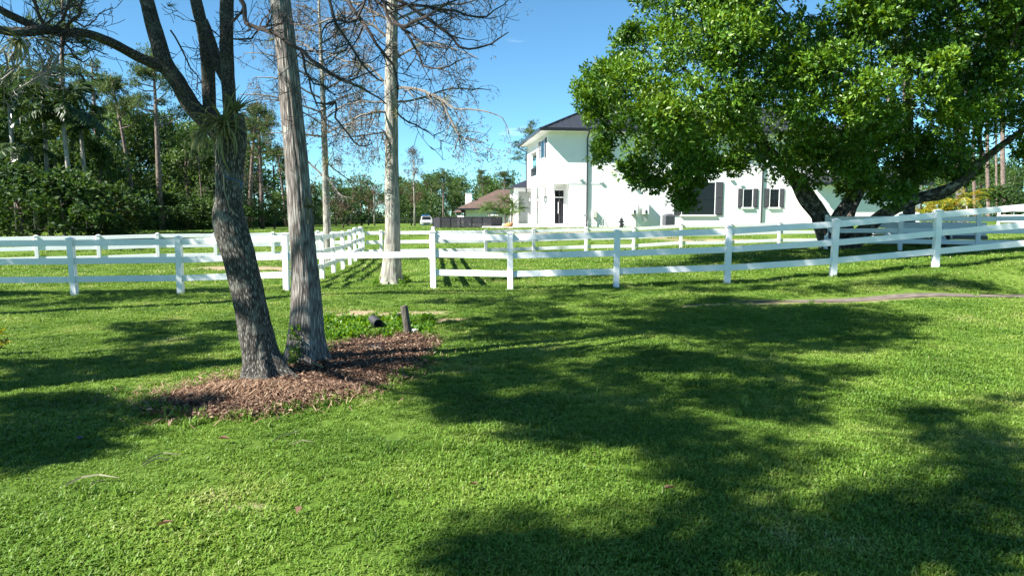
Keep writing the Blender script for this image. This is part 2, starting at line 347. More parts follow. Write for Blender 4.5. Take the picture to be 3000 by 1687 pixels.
gm.polygons.add(len(fq)); gm.polygons.foreach_set('loop_start', np.arange(0, len(fq)*4, 4, dtype=np.int32)); gm.update(calc_edges=True)
gm.polygons.foreach_set('use_smooth', np.ones(len(fq), bool))
gm.attributes.new('dirt', 'FLOAT', 'POINT').data.foreach_set('value', dirtmask(GX, GY).astype(np.float32).ravel())
tag(link('ground', gm, M['ground']), 'mown green lawn and paddock ground with bare dirt patches', 'ground', kind='structure')

# ------------------------------------------------------------------ grass
def blade_clump(name, seed, n, rad, hmin, hmax, w, lean):
    rs = np.random.RandomState(seed); V = []; Fc = []
    for i in range(n):
        a = rs.rand()*6.283; r = rad*math.sqrt(rs.rand()); x, y = r*math.cos(a), r*math.sin(a)
        h = hmin+(hmax-hmin)*rs.rand()**1.3; d = rs.rand()*6.283; ln = lean*(.25+rs.rand()); ww = w*(.7+.6*rs.rand())*.5
        dx, dy = math.cos(d), math.sin(d); sx, sy = -dy*ww, dx*ww; k = len(V)
        m = (x+dx*h*ln*.35, y+dy*h*ln*.35, h*.62); t = (x+dx*h*ln, y+dy*h*ln, h*(1-.22*ln))
        V += [(x-sx*.7,y-sy*.7,-.01),(x+sx*.7,y+sy*.7,-.01),(m[0]+sx,m[1]+sy,m[2]),(m[0]-sx,m[1]-sy,m[2]),t]
        Fc += [(k,k+1,k+2,k+3),(k+3,k+2,k+4)]
    me = bpy.data.meshes.new(name); me.from_pydata(V, [], Fc); me.materials.append(M['grass'])
    return bpy.data.objects.new(name, me)
def grass_object(name, label, pts, rz, sc, tilt, clumps):
    me = bpy.data.meshes.new(name); me.vertices.add(len(pts)); me.vertices.foreach_set('co', pts.astype(np.float32).ravel())
    for nm, arr in (('rz', rz), ('sc', sc)): me.attributes.new(nm, 'FLOAT', 'POINT').data.foreach_set('value', arr.astype(np.float32))
    me.update(); o = link(name, me, M['grass']); tag(o, label, 'grass', kind='stuff')
    ng = bpy.data.node_groups.new(name, 'GeometryNodeTree'); ng.interface.new_socket('Geometry', in_out='INPUT', socket_type='NodeSocketGeometry'); ng.interface.new_socket('Geometry', in_out='OUTPUT', socket_type='NodeSocketGeometry')
    N, L = ng.nodes, ng.links; gi = N.new('NodeGroupInput'); go = N.new('NodeGroupOutput'); ip = N.new('GeometryNodeInstanceOnPoints'); jn = N.new('GeometryNodeJoinGeometry')
    for c in clumps:
        oi = N.new('GeometryNodeObjectInfo'); oi.inputs['Object'].default_value = c; oi.inputs['As Instance'].default_value = True; L.new(oi.outputs['Geometry'], jn.inputs[0])
    L.new(gi.outputs[0], ip.inputs['Points']); L.new(jn.outputs[0], ip.inputs['Instance']); ip.inputs['Pick Instance'].default_value = True
    ar = N.new('GeometryNodeInputNamedAttribute'); ar.data_type = 'FLOAT'; ar.inputs['Name'].default_value = 'rz'
    asn = N.new('GeometryNodeInputNamedAttribute'); asn.data_type = 'FLOAT'; asn.inputs['Name'].default_value = 'sc'
    cx = N.new('ShaderNodeCombineXYZ'); L.new(ar.outputs[0], cx.inputs[2]); L.new(cx.outputs[0], ip.inputs['Rotation']); L.new(asn.outputs[0], ip.inputs['Scale'])
    L.new(ip.outputs[0], go.inputs[0]); md = o.modifiers.new('blades', 'NODES'); md.node_group = ng
    return o
rs = np.random.RandomState(11)
clA = [blade_clump('grass_clump', s, 46, .085, .018, .056, .0105, 1.0) for s in range(7)]
clB = [blade_clump('grass_tuft', 20+s, 26, .05, .04, .10, .008, .55) for s in range(4)]
clC = [blade_clump('grass_patch', 40+s, 60, .24, .03, .075, .016, .8) for s in range(5)]
def scatter(y0, y1, dens, keep, seed):
    rs = np.random.RandomState(seed); W0 = .80; n = int(dens*W0*2*(y1+1.5+y0+1.5)/2*(y1-y0)); y = y0+(y1-y0)*rs.rand(n)
    x = (rs.rand(n)*2-1)*W0*(y1+1.5); ok = np.abs(x) < W0*(y+1.5); x, y = x[ok], y[ok]
    return x, y
allx, ally, allr = [], [], []
for (y0, y1, dn, sd_) in [(2.2,4.2,430,1),(4.2,6.5,340,2),(6.5,9.5,230,3),(9.5,13,150,4),(13,17.5,95,5)]:
    x, y = scatter(y0, y1, dn, None, sd_); allx.append(x); ally.append(y)
x = np.concatenate(allx); y = np.concatenate(ally)
mul = inside(MULCH, x+.10*(vnoise(x*4,y*4,9)-.5), y+.16*(vnoise(x*3,y*3,8)-.5))
path = (np.abs(y-(12.95-.02*(9-x))) < .42) & (x > 4.2+.0*y)
dm = dirtmask(x, y); rsd = np.random.RandomState(77)
thin = rsd.rand(len(x)) < .04+.30*np.clip(1-3.2*vnoise(x*1.9, y*2.1, 21), 0, 1)
keep = ~mul & ~path & (rsd.rand(len(x)) > dm*1.15) & ~thin
x, y = x[keep], y[keep]; z = gzn(x, y)-.004
hgt = .75+.55*vnoise(x*1.1, y*1.1, 3)
grass_object('lawn_grass', 'short bright green grass on the near lawn', np.stack([x,y,z],1), rsd.rand(len(x))*6.283, hgt*(.56+.36*rsd.rand(len(x)))*(1+.02*np.maximum(y-4,0)), 0, clA)
# taller tufts: scattered, and along the fence line, the bed edge and the swale
x, y = scatter(2.4, 16.5, 5.5, None, 6); k = rsd.rand(len(x)) < .25+.9*(vnoise(x*.8, y*.8, 31) > .62)
k &= ~inside(MULCH, x, y); x, y = x[k], y[k]
ex = []; 
for i in range(len(MULCH)):
    a, b = MULCH[i], MULCH[(i+1) % len(MULCH)]
    for t in np.linspace(0, 1, 9): ex.append((a[0]*(1-t)+b[0]*t+rsd.normal()*.05, a[1]*(1-t)+b[1]*t+rsd.normal()*.06))
for xx in np.arange(-11, 12, .045):
    ex.append((xx+rsd.normal()*.1, 15.75+rsd.normal()*.22))
ex = np.array(ex); x = np.concatenate([x, ex[:,0]]); y = np.concatenate([y, ex[:,1]])
grass_object('grass_tufts', 'longer grass tufts standing out of the lawn and along the fence foot', np.stack([x,y,gzn(x,y)-.005],1), rsd.rand(len(x))*6.283, .55+.75*rsd.rand(len(x)), 0, clB)
allx, ally = [], []
for (y0, y1, dn, sd_) in [(17.5,22,16,7),(22,28,10,8),(28,36,6,9),(36,50,2.4,10)]:
    x, y = scatter(y0, y1, dn, None, sd_); allx.append(x); ally.append(y)
x = np.concatenate(allx); y = np.concatenate(ally); dm = dirtmask(x, y)
HX = (x > 2.0-.12*(y-47)) & (y > 44.2)   # house and patio footprint
keep = (rsd.rand(len(x)) > dm*1.3) & ~HX & (rsd.rand(len(x)) > .1); x, y = x[keep], y[keep]
grass_object('paddock_grass', 'paddock grass behind the front fence', np.stack([x,y,gzn(x,y)-.006],1), rsd.rand(len(x))*6.283, (.8+.5*rsd.rand(len(x)))*(1+.02*(y-17)), 0, clC)
# ================================================================== paths and beds
mb = MB()
xs = np.linspace(4.0, 16, 40)
for i in range(len(xs)-1):
    q = []
    for xx, s in ((xs[i],-1),(xs[i+1],-1),(xs[i+1],1),(xs[i],1)):
        yc = 12.95-.02*(9-xx); wv = .17*min(1, (xx-3.9)/2.2)*(1+.05*math.sin(xx*5.3))+.02
        q.append((xx, yc+s*wv, gz(xx, yc+s*wv)+.012))
    mb.poly(q)
tag(mb.build('footpath', plain('grey_path', (.13,.108,.09), .9, .2, .35, 5, bump=.6), smooth=True), 'narrow grey path crossing the lawn at the right', 'path', kind='structure')
# pale road far right behind the garage trees
mb = MB()
for i in range(12):
    x0, x1 = 28+i*4.0, 32+i*4.0
    mb.poly([(x0, 47, gz(x0,47)+.02), (x1, 47, gz(x1,47)+.02), (x1, 50.5, gz(x1,50.5)+.02), (x0, 50.5, gz(x0,50.5)+.02)])
tag(mb.build('road', plain('pale_road', (.52,.48,.42), .9, .2, .1, 1)), 'pale road beyond the trees at the right', 'road', kind='structure')
# leaf litter bed
bm_ = bmesh.new(); cxm = sum(p[0] for p in MULCH)/len(MULCH); cym = sum(p[1] for p in MULCH)/len(MULCH)
def mulch_h(x, y): return gz(x, y)
V = []; Fq = []; rings = 9
for r_ in range(rings+1):
    t = r_/rings
    for p in MULCH:
        x, y = cxm+(p[0]-cxm)*t*1.03, cym+(p[1]-cym)*t*1.03
        V.append((x, y, gz(x, y) + (.012+.05*(1-t*t)*.6) - (.03 if r_ == rings else 0)))
n = len(MULCH)
for r_ in range(rings):
    for k in range(n): Fq.append((r_*n+k, r_*n+(k+1) % n, (r_+1)*n+(k+1) % n, (r_+1)*n+k))
me = bpy.data.meshes.new('mulch_bed'); me.from_pydata(V, [], Fq)
tag(link('mulch_bed', me, plain('brown_mulch', (.115,.07,.05), .95, .1, .45, 14, bump=.9)), 'brown bed of soil and mulch round the two near trunks', 'mulch bed', kind='structure')
rs = np.random.RandomState(5)
mn = np.array([[p[0], p[1]] for p in MULCH]); lo, hi = mn.min(0), mn.max(0)
pts = lo+(hi-lo)*rs.rand(76000, 2)
pts = pts[inside(MULCH, pts[:,0]+.13*rs.normal(size=len(pts)), pts[:,1]+.13*rs.normal(size=len(pts)))]
pts = pts[vnoise(pts[:,0]*2.5, pts[:,1]*2.5, 4)+.4*vnoise(pts[:,0]*9, pts[:,1]*9, 14) > .38]
N_ = min(26000, len(pts)); pts = pts[:N_]
zz = gzn(pts[:,0], pts[:,1]) + .03 + .045*rs.rand(N_)**2
D = np.stack([rs.normal(size=N_), rs.normal(size=N_), .35*rs.normal(size=N_)], 1); Nn = np.stack([.5*rs.normal(size=N_), .5*rs.normal(size=N_), np.ones(N_)], 1)
q = leaf_quads(np.stack([pts[:,0], pts[:,1], zz], 1), D, Nn, .022+.055*rs.rand(N_)**1.9, .009+.017*rs.rand(N_), fold=.25)
tag(link('leaf_litter', quad_mesh('leaf_litter', q, M['deadleaf']), None), 'curled brown fallen leaves heaped on the bed', 'leaf litter', kind='stuff')
# pine straw mound in front of the dark trunk
c0 = G(720, 1160); sq = []
for i in range(4600):
    a = rs.rand()*6.283; r_ = abs(rs.normal())*.33; x, y = c0.x+1.5*r_*math.cos(a), c0.y+.8*r_*math.sin(a)
    if i > 2400:
        mp_ = MULCH[rs.randint(len(MULCH))]; tt = rs.rand()**.6; x, y = cxm+(mp_[0]-cxm)*tt+.25*rs.normal(), cym+(mp_[1]-cym)*tt+.15*rs.normal()
    h = gz(x, y)+.03+.11*math.exp(-((x-c0.x)/.5)**2-((y-c0.y)/.28)**2)*rs.rand()**.5
    d = rs.rand()*6.283; L = .10+.12*rs.rand(); w = .0035
    dx, dy = math.cos(d), math.sin(d); e = .03*rs.normal()
    p0 = np.array([x-dx*L/2, y-dy*L/2, h-.01]); p1 = np.array([x, y, h+.012+abs(e)*.3]); p2 = np.array([x+dx*L/2-dy*e, y+dy*L/2+dx*e, h-.01]); s = np.array([-dy*w, dx*w, 0])
    sq += [[p0-s, p0+s, p1+s, p1-s], [p1-s, p1+s, p2+s, p2-s]]
tag(link('pine_straw', quad_mesh('pine_straw', np.array(sq), M['straw']), None), 'reddish heap of pine straw before the dark trunk', 'pine straw', kind='stuff')

# ================================================================== fences
post_mesh = MB().box(-.064,.064,-.064,.064,-.10,1.0).mesh('post', M['vinyl'], bevel=.004)
cap_mesh = MB().box(-.074,.074,-.074,.074,0,.022).poly([(-.074,-.074,.022),(.074,-.074,.022),(0,0,.05)]).poly([(.074,-.074,.022),(.074,.074,.022),(0,0,.05)]).poly([(.074,.074,.022),(-.074,.074,.022),(0,0,.05)]).poly([(-.074,.074,.022),(-.074,-.074,.022),(0,0,.05)]).mesh('post_cap', M['vinyl'])
def fence(name, label, pts, H, rails, rw=.07, thick=.02, skip=(), group='white rail fences', cat='fence', ext=None, posts=None):
    """pts: base points; rails: heights above base of rail centres"""
    root = empty(name, pts[0], 0, label, cat, group); o0 = pts[0]; rr = random.Random(int(pts[0].x*100))
    for i, p in enumerate(pts):
        if posts is not None and i not in posts: continue
        d = (pts[min(i+1,len(pts)-1)]-pts[max(i-1,0)]); rz = math.atan2(d.y, d.x)
        tilt = (rr.uniform(-.012,.012), rr.uniform(-.012,.012), rz)
        po = link('post', post_mesh, None, root, loc=p-o0, rot=tilt, scl=(1,1,H-.03)); 
        link('post_cap', cap_mesh, None, po, loc=(0,0,1.0), scl=(1,1,1/(H-.03)))
    for i in range(len(pts)-1):
        a, b = pts[i], pts[i+1]; d = b-a; n = Vector((-d.y, d.x, 0)).normalized()*thick
        for h in rails:
            if (i, h) in skip: continue
            j = rr.uniform(-.006,.006)
            m2 = MB(); u = d.normalized()*.045; A = a+u-o0+Vector((0,0,h+j)); B = b-u-o0+Vector((0,0,h+j)); z = Vector((0,0,rw))
            m2.v = [tuple(v) for v in (A-n-z, B-n-z, B+n-z, A+n-z, A-n+z, B-n+z, B+n+z, A+n+z)]
            m2.f = [(0,3,2,1),(4,5,6,7),(0,1,5,4),(1,2,6,5),(2,3,7,6),(3,0,4,7)]
            m2.build('rail', M['vinyl'], root, bevel=.004)
    return root
FH = 1.335; FR = (.38, .798, 1.216)
def fp(px, py): return P(px, py, 15.75)
frontL = [fp(-400,872), fp(-90,868), fp(220,866), fp(530,862), fp(840,852)]
frontR = [fp(1270,846), fp(1495,850), fp(1805,843), fp(2130,832), fp(2440,812), fp(2740,785), fp(3040,758), fp(3340,738)]
fence('rail_fence', 'white three-rail front fence running left from the grey cypress trunk', frontL, FH, FR)
fence('rail_fence', 'white three-rail front fence climbing to the right from the gap', frontR, FH, FR)
# single bar across the opening
a, b = frontL[-1], frontR[0]; d = (b-a).normalized()
sl = empty('slip_rail', (a+b)/2, math.atan2(d.y, d.x), 'single white slip rail closing the gap between the front fences', 'slip rail'); L = (b-a).length/2-.066
dz = (b.z-a.z)/2
m2 = MB(); m2.v = [(-L,-.02,.73-dz),(L,-.02,.73+dz),(L,.02,.73+dz),(-L,.02,.73-dz),(-L,-.02,.87-dz),(L,-.02,.87+dz),(L,.02,.87+dz),(-L,.02,.87-dz)]
m2.f = [(0,3,2,1),(4,5,6,7),(0,1,5,4),(1,2,6,5),(2,3,7,6),(3,0,4,7)]; m2.build('rail', M['vinyl'], sl, bevel=.004)
for s in (-1, 1): MB().box(s*(L-.02)-.02, s*(L-.02)+.02, -.05, -.02, .70+s*dz, .90+s*dz).build('bracket', M['vinyl'], sl)
# crossing fence left of the lane
cr = []
for Y in (15.95, 18.0, 20.07, 22.1, 24.07, 25.8, 27.3, 28.9, 29.9):
    X = -5.2-.0925*(Y-15.75); cr.append(Vector((X, Y, gz(X, Y))))
cr[0].x = frontL[-1].x; cr[0].y = 15.85
fence('rail_fence', 'white side fence running back from behind the grey cypress trunk', cr, FH, FR, posts=range(1, len(cr)-1))
cr2 = []
for Y in (15.85, 18.2, 20.6, 23.1, 25.5, 27.9, 30.9):
    X = frontR[0].x/15.75*Y; cr2.append(Vector((X, Y, gz(X, Y))))
fence('rail_fence', 'white side fence seen end-on behind the tall post of the gap', cr2, FH, FR, posts=range(1, len(cr2)-1))
FRR = (.24, .64, 1.04)
def on(X, Y): return Vector((X, Y, gz(X, Y)))
A0 = P(-250,698,25.6); C0 = P(1063,676,29.9); E0 = P(2300,650,34.0)
def farpts(pxs):
    o = []
    for px in pxs:
        if px <= 1063: t = (px+250)/1313; Y = 1/((1-t)/25.6+t/29.9)
        else: t = (px-1063)/1237; Y = 1/((1-t)/29.9+t/34.0)
        X = (px-1500)/2000*Y*1.0
        o.append(Vector((P(px, 690, Y).x, Y, gz(P(px,690,Y).x, Y))))
    return o
fence('rail_fence', 'white back fence of the left paddock before the dark woods', farpts([-250,-75,105,287,460,630,799,930,1063]), FAR_H, FRR, rw=.075)
fence('rail_fence', 'white back fence in front of the white house', farpts([1068,1116,1270,1423,1564,1717,1856,1995,2140,2282,2420,2560]), FAR_H, FRR, rw=.075, posts=range(1,12))
# shaded fence in the right background, under the big tree
sh = [on(P(px,700,Y).x, Y) for px, Y in ((2420,23.5),(2638,22.6),(2865,21.8),(3095,21.0))]
fence('rail_fence', 'grey-white fence standing in the shade behind the right end of the front fence', sh, 1.2, (.30,.66,1.05), rw=.075)
sh2 = [on(P(px,650,Y).x, Y) for px, Y in ((2925,46),(3035,45.5),(3150,45))]
fence('rail_fence', 'small white fence along the far pale road at the right edge', sh2, 1.2, (.34,.70,1.06), rw=.07)
# far weathered wooden fence
wf = [on(P(px,655,Y).x, Y) for px, Y in ((905,84),(960,87),(1020,90),(1080,93),(1140,95),(1205,97),(1262,99),(1320,100))]
root = empty('wooden_fence', wf[0], 0, 'weathered wooden rail fence far across the field before the trees', 'fence')
pm = MB().box(-.09,.09,-.09,.09,-.1,1.25).mesh('post', M['wood'])
for i, p in enumerate(wf):
    link('post', pm, None, root, loc=p-wf[0])
    if i+1 < len(wf):
        for h in (.45, .8, 1.12):
            MB().tube([p-wf[0]+Vector((0,0,h)), wf[i+1]-wf[0]+Vector((0,0,h))], .06, 5).build('rail', M['wood'], root)
# corner of a dark garden fence (pool screen) on the patio
def at(px, py, Y): return P(px, py, Y)
pf = empty('pool_fence', on(P(1272,670,46).x, 46), 0, 'dark see-through mesh pool fence beside the white house patio', 'fence')
po = pf.location
meshm, n_, l_, b_ = mat('dark_see_through_mesh')
b_.inputs['Base Color'].default_value = (.03,.03,.036,1); b_.inputs['Roughness'].default_value = .8
wv = n_.new('ShaderNodeTexChecker'); wv.inputs['Scale'].default_value = 160; tcx = n_.new('ShaderNodeTexCoord'); l_.new(tcx.outputs['Object'], wv.inputs['Vector'])
tb = n_.new('ShaderNodeBsdfTransparent'); mxs = n_.new('ShaderNodeMixShader'); l_.new(wv.outputs['Fac'], mxs.inputs[0]); 
mr = n_.new('ShaderNodeMapRange'); mr.inputs['To Min'].default_value = .35; mr.inputs['To Max'].default_value = 1; l_.new(wv.outputs['Fac'], mr.inputs[0]); l_.new(mr.outputs[0], mxs.inputs[0])
l_.new(tb.outputs[0], mxs.inputs[1]); l_.new(b_.outputs[0], mxs.inputs[2]); l_.new(mxs.outputs[0], n_['Material Output'].inputs['Surface'])
base = [at(1270,674,46), at(1290,674,45.3), at(1318,673.5,45.3), at(1348,673,45.3), at(1381,672.5,45.3), at(1411,672.5,45.3), at(1439,672,45.3), at(1470,672,46.6)]
pole = MB().box(-.028,.028,-.028,.028,-.3,.84).mesh('pole', M['mesh'])
top = [637.5,637.5,637,636.5,636,635,634,633]
for i, p in enumerate(base):
    link('pole', pole, None, pf, loc=p-po)
    if i+1 < len(base):
        q = base[i+1]; z = Vector((0,0,.80)); side = i in (0, 6)
        d = (q-p).normalized()*.03; nn = Vector((-d.y, d.x, 0)).normalized()*.006
        m2 = MB(); A, B = p+d-po-Vector((0,0,.3)), q-d-po-Vector((0,0,.3)); z = Vector((0,0,1.12))
        m2.v = [tuple(v) for v in (A-nn,B-nn,B+nn,A+nn,A-nn+z,B-nn+z,B+nn+z,A+nn+z)]; m2.f = [(0,3,2,1),(4,5,6,7),(0,1,5,4),(1,2,6,5),(2,3,7,6),(3,0,4,7)]
        m2.build('mesh_panel', M['mesh'] if side else meshm, pf)
        MB().tube([A+z, B+z], .02, 4).build('top_rail', M['mesh'], pf)

# ================================================================== white house
a7 = R(7); HO = P(1605,664,47); HB = HO.z
house = empty('white_house', HO, a7, 'large white two-storey house with dark metal hip roof and grey shutters', 'house')
def uof(px):
    k = (px-1500)/2000; return (k*47-HO.x)/(math.cos(a7)-k*math.sin(a7))
def zof(py, u=0, v=0):
    Y = 47+u*math.sin(a7)+v*math.cos(a7); return P(1500, py, Y).z-HB
def vof(px):
    k = (px-1500)/2000; return (HO.x-k*47)/(math.sin(a7)+k*math.cos(a7))
def hb(name, m, *a, par=None, bevel=0): return MB().box(*a).build(name, M[m], par or house, bevel=bevel)
EZ = zof(386); U1 = uof(2480); VD = 10.0; F1 = zof(536); CW = .42
UIN = uof(1667)
# upper storey walls: front, left (with opening at the back corner), right, back
hb('wall', 'stucco', 0, U1, 0, .25, F1, EZ)
hb('wall', 'stucco', UIN, U1, .003, .25, -.8, F1)
w0, w1, wz0, wz1 = 1.15, 3.3, zof(466, 0, 2.2), zof(411, 0, 2.2)
hb('wall', 'stucco', 0, .25, .25, w0, F1, EZ); hb('wall', 'stucco', 0, .25, w0, w1, F1, wz0); hb('wall', 'stucco', 0, .25, w0, w1, wz1, EZ)
b0, b1, bz0, bz1 = 4.9, 8.6, zof(517, 0, 6.5), zof(444, 0, 6.5)
hb('wall', 'stucco', 0, .25, w1, b0, F1, EZ); hb('wall', 'stucco', 0, .25, b0, b1, F1, bz0); hb('wall', 'stucco', 0, .25, b0, b1, bz1, EZ); hb('wall', 'stucco', 0, .25, b1, VD, F1, EZ)
hb('wall', 'stucco', U1-.25, U1, .25, VD-.25, -.8, EZ); hb('wall', 'stucco', 2.6, U1, VD-.25, VD, -.8, EZ); hb('wall', 'stucco', .25, 2.6, VD-.25, VD, bz1, EZ); hb('wall', 'stucco', .25, 2.6, VD-.25, VD, F1, bz0)
hb('wall', 'stucco', 2.5, 2.75, b0-.3, VD-.25, F1, EZ); hb('wall', 'stucco', .25, 2.5, b0-.3, b0-.1, F1, EZ)
hb('balcony_floor', 'concrete', .02, 2.5, b0-.1, VD-.02, bz0-.3, bz0-.12)
bal = empty('balcony_railing'); bal.parent = house
for k in range(15): hb('bar', 'black_metal', .10, .13, b0+.1+k*.25, b0+.13+k*.25, bz0, bz0+.62, par=bal)
hb('handrail', 'black_metal', .08, .15, b0, b1, bz0+.62, bz0+.68, par=bal); hb('lower_rail', 'black_metal', .09, .14, b0, b1, bz0+.05, bz0+.09, par=bal)
# loggia on the ground floor
hb('wall', 'stucco', UIN, UIN+.25, .25, VD-.25, -.8, F1)
hb('ceiling', 'stucco', .25, UIN, .25, VD-.3, F1-.02, F1+.2)
hb('wall', 'stucco', UIN-.99, UIN, 1.6, 1.75, 2.62, F1-.02); hb('wall', 'stucco', .30, UIN-1.02, 1.6, 1.75, .1, F1-.02) if UIN > 1.4 else None
for v in (0, 3.6, 7.3): hb('column', 'stucco', .003, CW, v+.003, v+CW, -.3, F1, bevel=.01)
dr = empty('entry_door'); dr.parent = house
hb('frame', 'trim', UIN-.82, UIN-.74, 1.55, 1.62, .12, 2.62, par=dr); hb('frame', 'trim', UIN-.10, UIN-.02, 1.55, 1.62, .12, 2.62, par=dr); hb('frame', 'trim', UIN-.74, UIN-.10, 1.55, 1.62, 2.54, 2.62, par=dr)
for k in range(2):
    pn = hb('pane', 'glass', UIN-.73+k*.32, UIN-.43+k*.32, 1.57, 1.60, .18, 2.0, par=dr); hb('pane', 'glass', UIN-.73+k*.32, UIN-.43+k*.32, 1.57, 1.60, 2.06, 2.52, par=dr)
for k in range(3): hb('mullion', 'ac', UIN-.745+k*.315, UIN-.715+k*.315, 1.55, 1.59, .14, 2.53, par=dr)
hb('handle', 'trim', UIN-.50, UIN-.47, 1.50, 1.55, .9, 1.7, par=dr)
hb('side_light', 'glass', .50, .72, 1.56, 1.595, .12, 2.1)
hb('patio', 'concrete', -4.6, UIN+.55, -1.6, 13, -.75, .06); hb('patio_step', 'concrete', -4.2, UIN+.9, -2.1, -1.6, -.9, -.12)
for (v, u) in ((.18,-.16),(3.75,-.16),(7.45,-.16)):
    ln = empty('wall_lantern', (u, v+.04, zof(592,0,v)), 0); ln.parent = house
    MB().box(-.09,.09,-.09,.09,0,.03).box(-.1,.1,-.1,.1,.34,.38).box(-.09,-.07,-.09,-.07,.03,.34).box(.07,.09,-.09,-.07,.03,.34).box(-.09,-.07,.07,.09,.03,.34).box(.07,.09,.07,.09,.03,.34).box(.09,.17,-.02,.02,.3,.34).build('cage', M['black_metal'], ln)
    MB().box(-.06,.06,-.06,.06,.04,.33).build('glass', M['trim'], ln)
# rear single-storey porch wing
hb('wall', 'stucco', -.5, .9, VD+3.4, VD+3.6, -.3, 3.0)
for (u, v) in ((-1.0,VD+.8),(-1.0,VD+3.0)): hb('column', 'stucco', u, u+.4, v, v+.4, -.3, 2.75)
hb('beam', 'stucco', -1.0, .9, VD+.8, VD+3.6, 2.75, 3.05)
pr = MB(); A = [(-1.5,VD+.35,3.05),(1.5,VD+.35,3.05),(1.5,VD+4.2,3.05),(-1.5,VD+4.2,3.05)]; T1, T2 = (.2,VD+2.2,3.75), (1.5,VD+2.2,3.75)
pr.poly([A[0],A[1],T2,T1]).poly([A[1],A[2],T2]).poly([A[2],A[3],T1,T2]).poly([A[3],A[0],T1]).poly(A[::-1]); pr.build('porch_roof', M['roof'], house)
# eaves, gutters, main hip roof of standing-seam panels
OV = .62; x0, x1, y0, y1 = -OV, U1+OV, -OV, VD+OV; half = (y1-y0)/2; sl_ = .47; RZ = EZ+.10
hb('soffit', 'trim', x0+.06, x1-.06, y0+.06, y1-.06, EZ, EZ+.06)
gt = MB().box(x0-.09,x1+.09,y0-.09,y0+.05,EZ+.0,EZ+.20).box(x0-.09,x0+.05,y0+.05,y1-.05,EZ+.0,EZ+.20).box(x0-.09,x1+.09,y1-.05,y1+.09,EZ+.0,EZ+.20).box(x1-.05,x1+.09,y0+.05,y1-.05,EZ,EZ+.20)
gt.build('gutter', M['black_metal'], house)
roof = empty('roof'); roof.parent = house
def panels(n, length, org, du, dv):
    w = length/n
    for i in range(n):
        s0, s1 = i*w, (i+1)*w; f = lambda s: min(s, length-s, half)
        ln = [(s0, 0), (s1, 0), (s1, max(f(s1), .02)), (s0, max(f(s0), .02))]
        if f((s0+s1)/2) > max(f(s0), f(s1))+.01: ln.insert(3, ((s0+s1)/2, f((s0+s1)/2)))
        m2 = MB(); tp = [org+du*s+dv*t+Vector((0,0,t*sl_)) for s, t in ln]; m2.poly(tp)
        t1 = max(f(s0), .02); A = org+du*s0; B = org+du*s0+dv*t1+Vector((0,0,t1*sl_)); z = Vector((0,0,.055)); e = du*.02
        m2.v += [tuple(v) for v in (A-e,A+e,B+e,B-e,A-e+z,A+e+z,B+e+z,B-e+z)]; k = len(m2.v)-8
        m2.f += [tuple(k+j for j in q) for q in ((4,5,6,7),(0,1,5,4),(1,2,6,5),(3,0,4,7))]
        m2.build('roof_panel', M['roof'], roof)
VX, VY = Vector((1,0,0)), Vector((0,1,0))
panels(44, x1-x0, Vector((x0,y0,RZ)), VX, VY); panels(25, y1-y0, Vector((x0,y1,RZ)), -VY, VX)
m2 = MB(); r0, r1 = Vector((x0+half, (y0+y1)/2, RZ+half*sl_)), Vector((x1-half, (y0+y1)/2, RZ+half*sl_))
m2.poly([(x1,y0,RZ),(x1,y1,RZ),r1]).poly([(x1,y1,RZ),(x0,y1,RZ),r0,r1]); m2.build('rear_slopes', M['roof'], roof)
for A, B in (((x0,y0,RZ+.04),r0+Vector((0,0,.05))),((x0,y1,RZ+.04),r0+Vector((0,0,.05))),((x1,y0,RZ+.04),r1+Vector((0,0,.05))),(r0+Vector((0,0,.06)),r1+Vector((0,0,.06)))):
    MB().tube([A, B], .07, 5).build('ridge_cap', M['roof'], roof)
ch = hb('chimney', 'trim', x0+half+.2, x0+half+1.5, (y0+y1)/2+.4, (y0+y1)/2+1.5, RZ+1.5, RZ+half*sl_+.55); 
# windows with shutters
def window(u0, u1, z0, z1, nx, ny, sh_w, left=False, depth=.0):
    """front wall window; left=True puts it in the left facade (u0,u1 are v)"""
    w = empty('window'); w.parent = house
    def B(name, m, a, b, d0, d1, c, e, par=w):
        if left: return MB().box(d0, d1, a, b, c, e).build(name, M[m], par)
        return MB().box(a, b, d0, d1, c, e).build(name, M[m], par)
    B('pane', 'glass', u0, u1, -.012, .06, z0, z1)
    fr = .04
    B('frame', 'trim', u0-fr, u0, -.05, .0, z0-fr, z1+fr); B('frame', 'trim', u1, u1+fr, -.05, .0, z0-fr, z1+fr); B('frame', 'trim', u0, u1, -.05, .0, z1, z1+fr); B('sill', 'trim', u0-.12, u1+.12, -.10, .0, z0-.12, z0-.002)
    for k in range(1, nx): B('muntin', 'black_metal', u0+(u1-u0)*k/nx-.012, u0+(u1-u0)*k/nx+.012, -.03, -.012, z0, z1)
    for k in range(1, ny): B('muntin', 'black_metal', u0, u1, -.032, -.014, z0+(z1-z0)*k/ny-.015, z0+(z1-z0)*k/ny+.015)
    if sh_w:
        for (a, b) in ((u0-fr-.02-sh_w, u0-fr-.02), (u1+fr+.02, u1+fr+.02+sh_w)):
            s = B('shutter', 'shutter', a, b, -.045, -.002, z0-.05, z1+.05)
            for (c, e) in ((z0+.05, (z0+z1)/2-.06), ((z0+z1)/2+.06, z1-.05)):
                nb = max(3, int((b-a)/.14))
                for j in range(nb): B('board', 'shutter', a+.05+(b-a-.1)*j/nb+.008, a+.05+(b-a-.1)*(j+1)/nb, -.060, -.046, c, e, par=s)
    return w
uu = uof(2040)
window(uof(1994), uof(2089), zof(629,uu), zof(535,uu), 2, 2, .52)
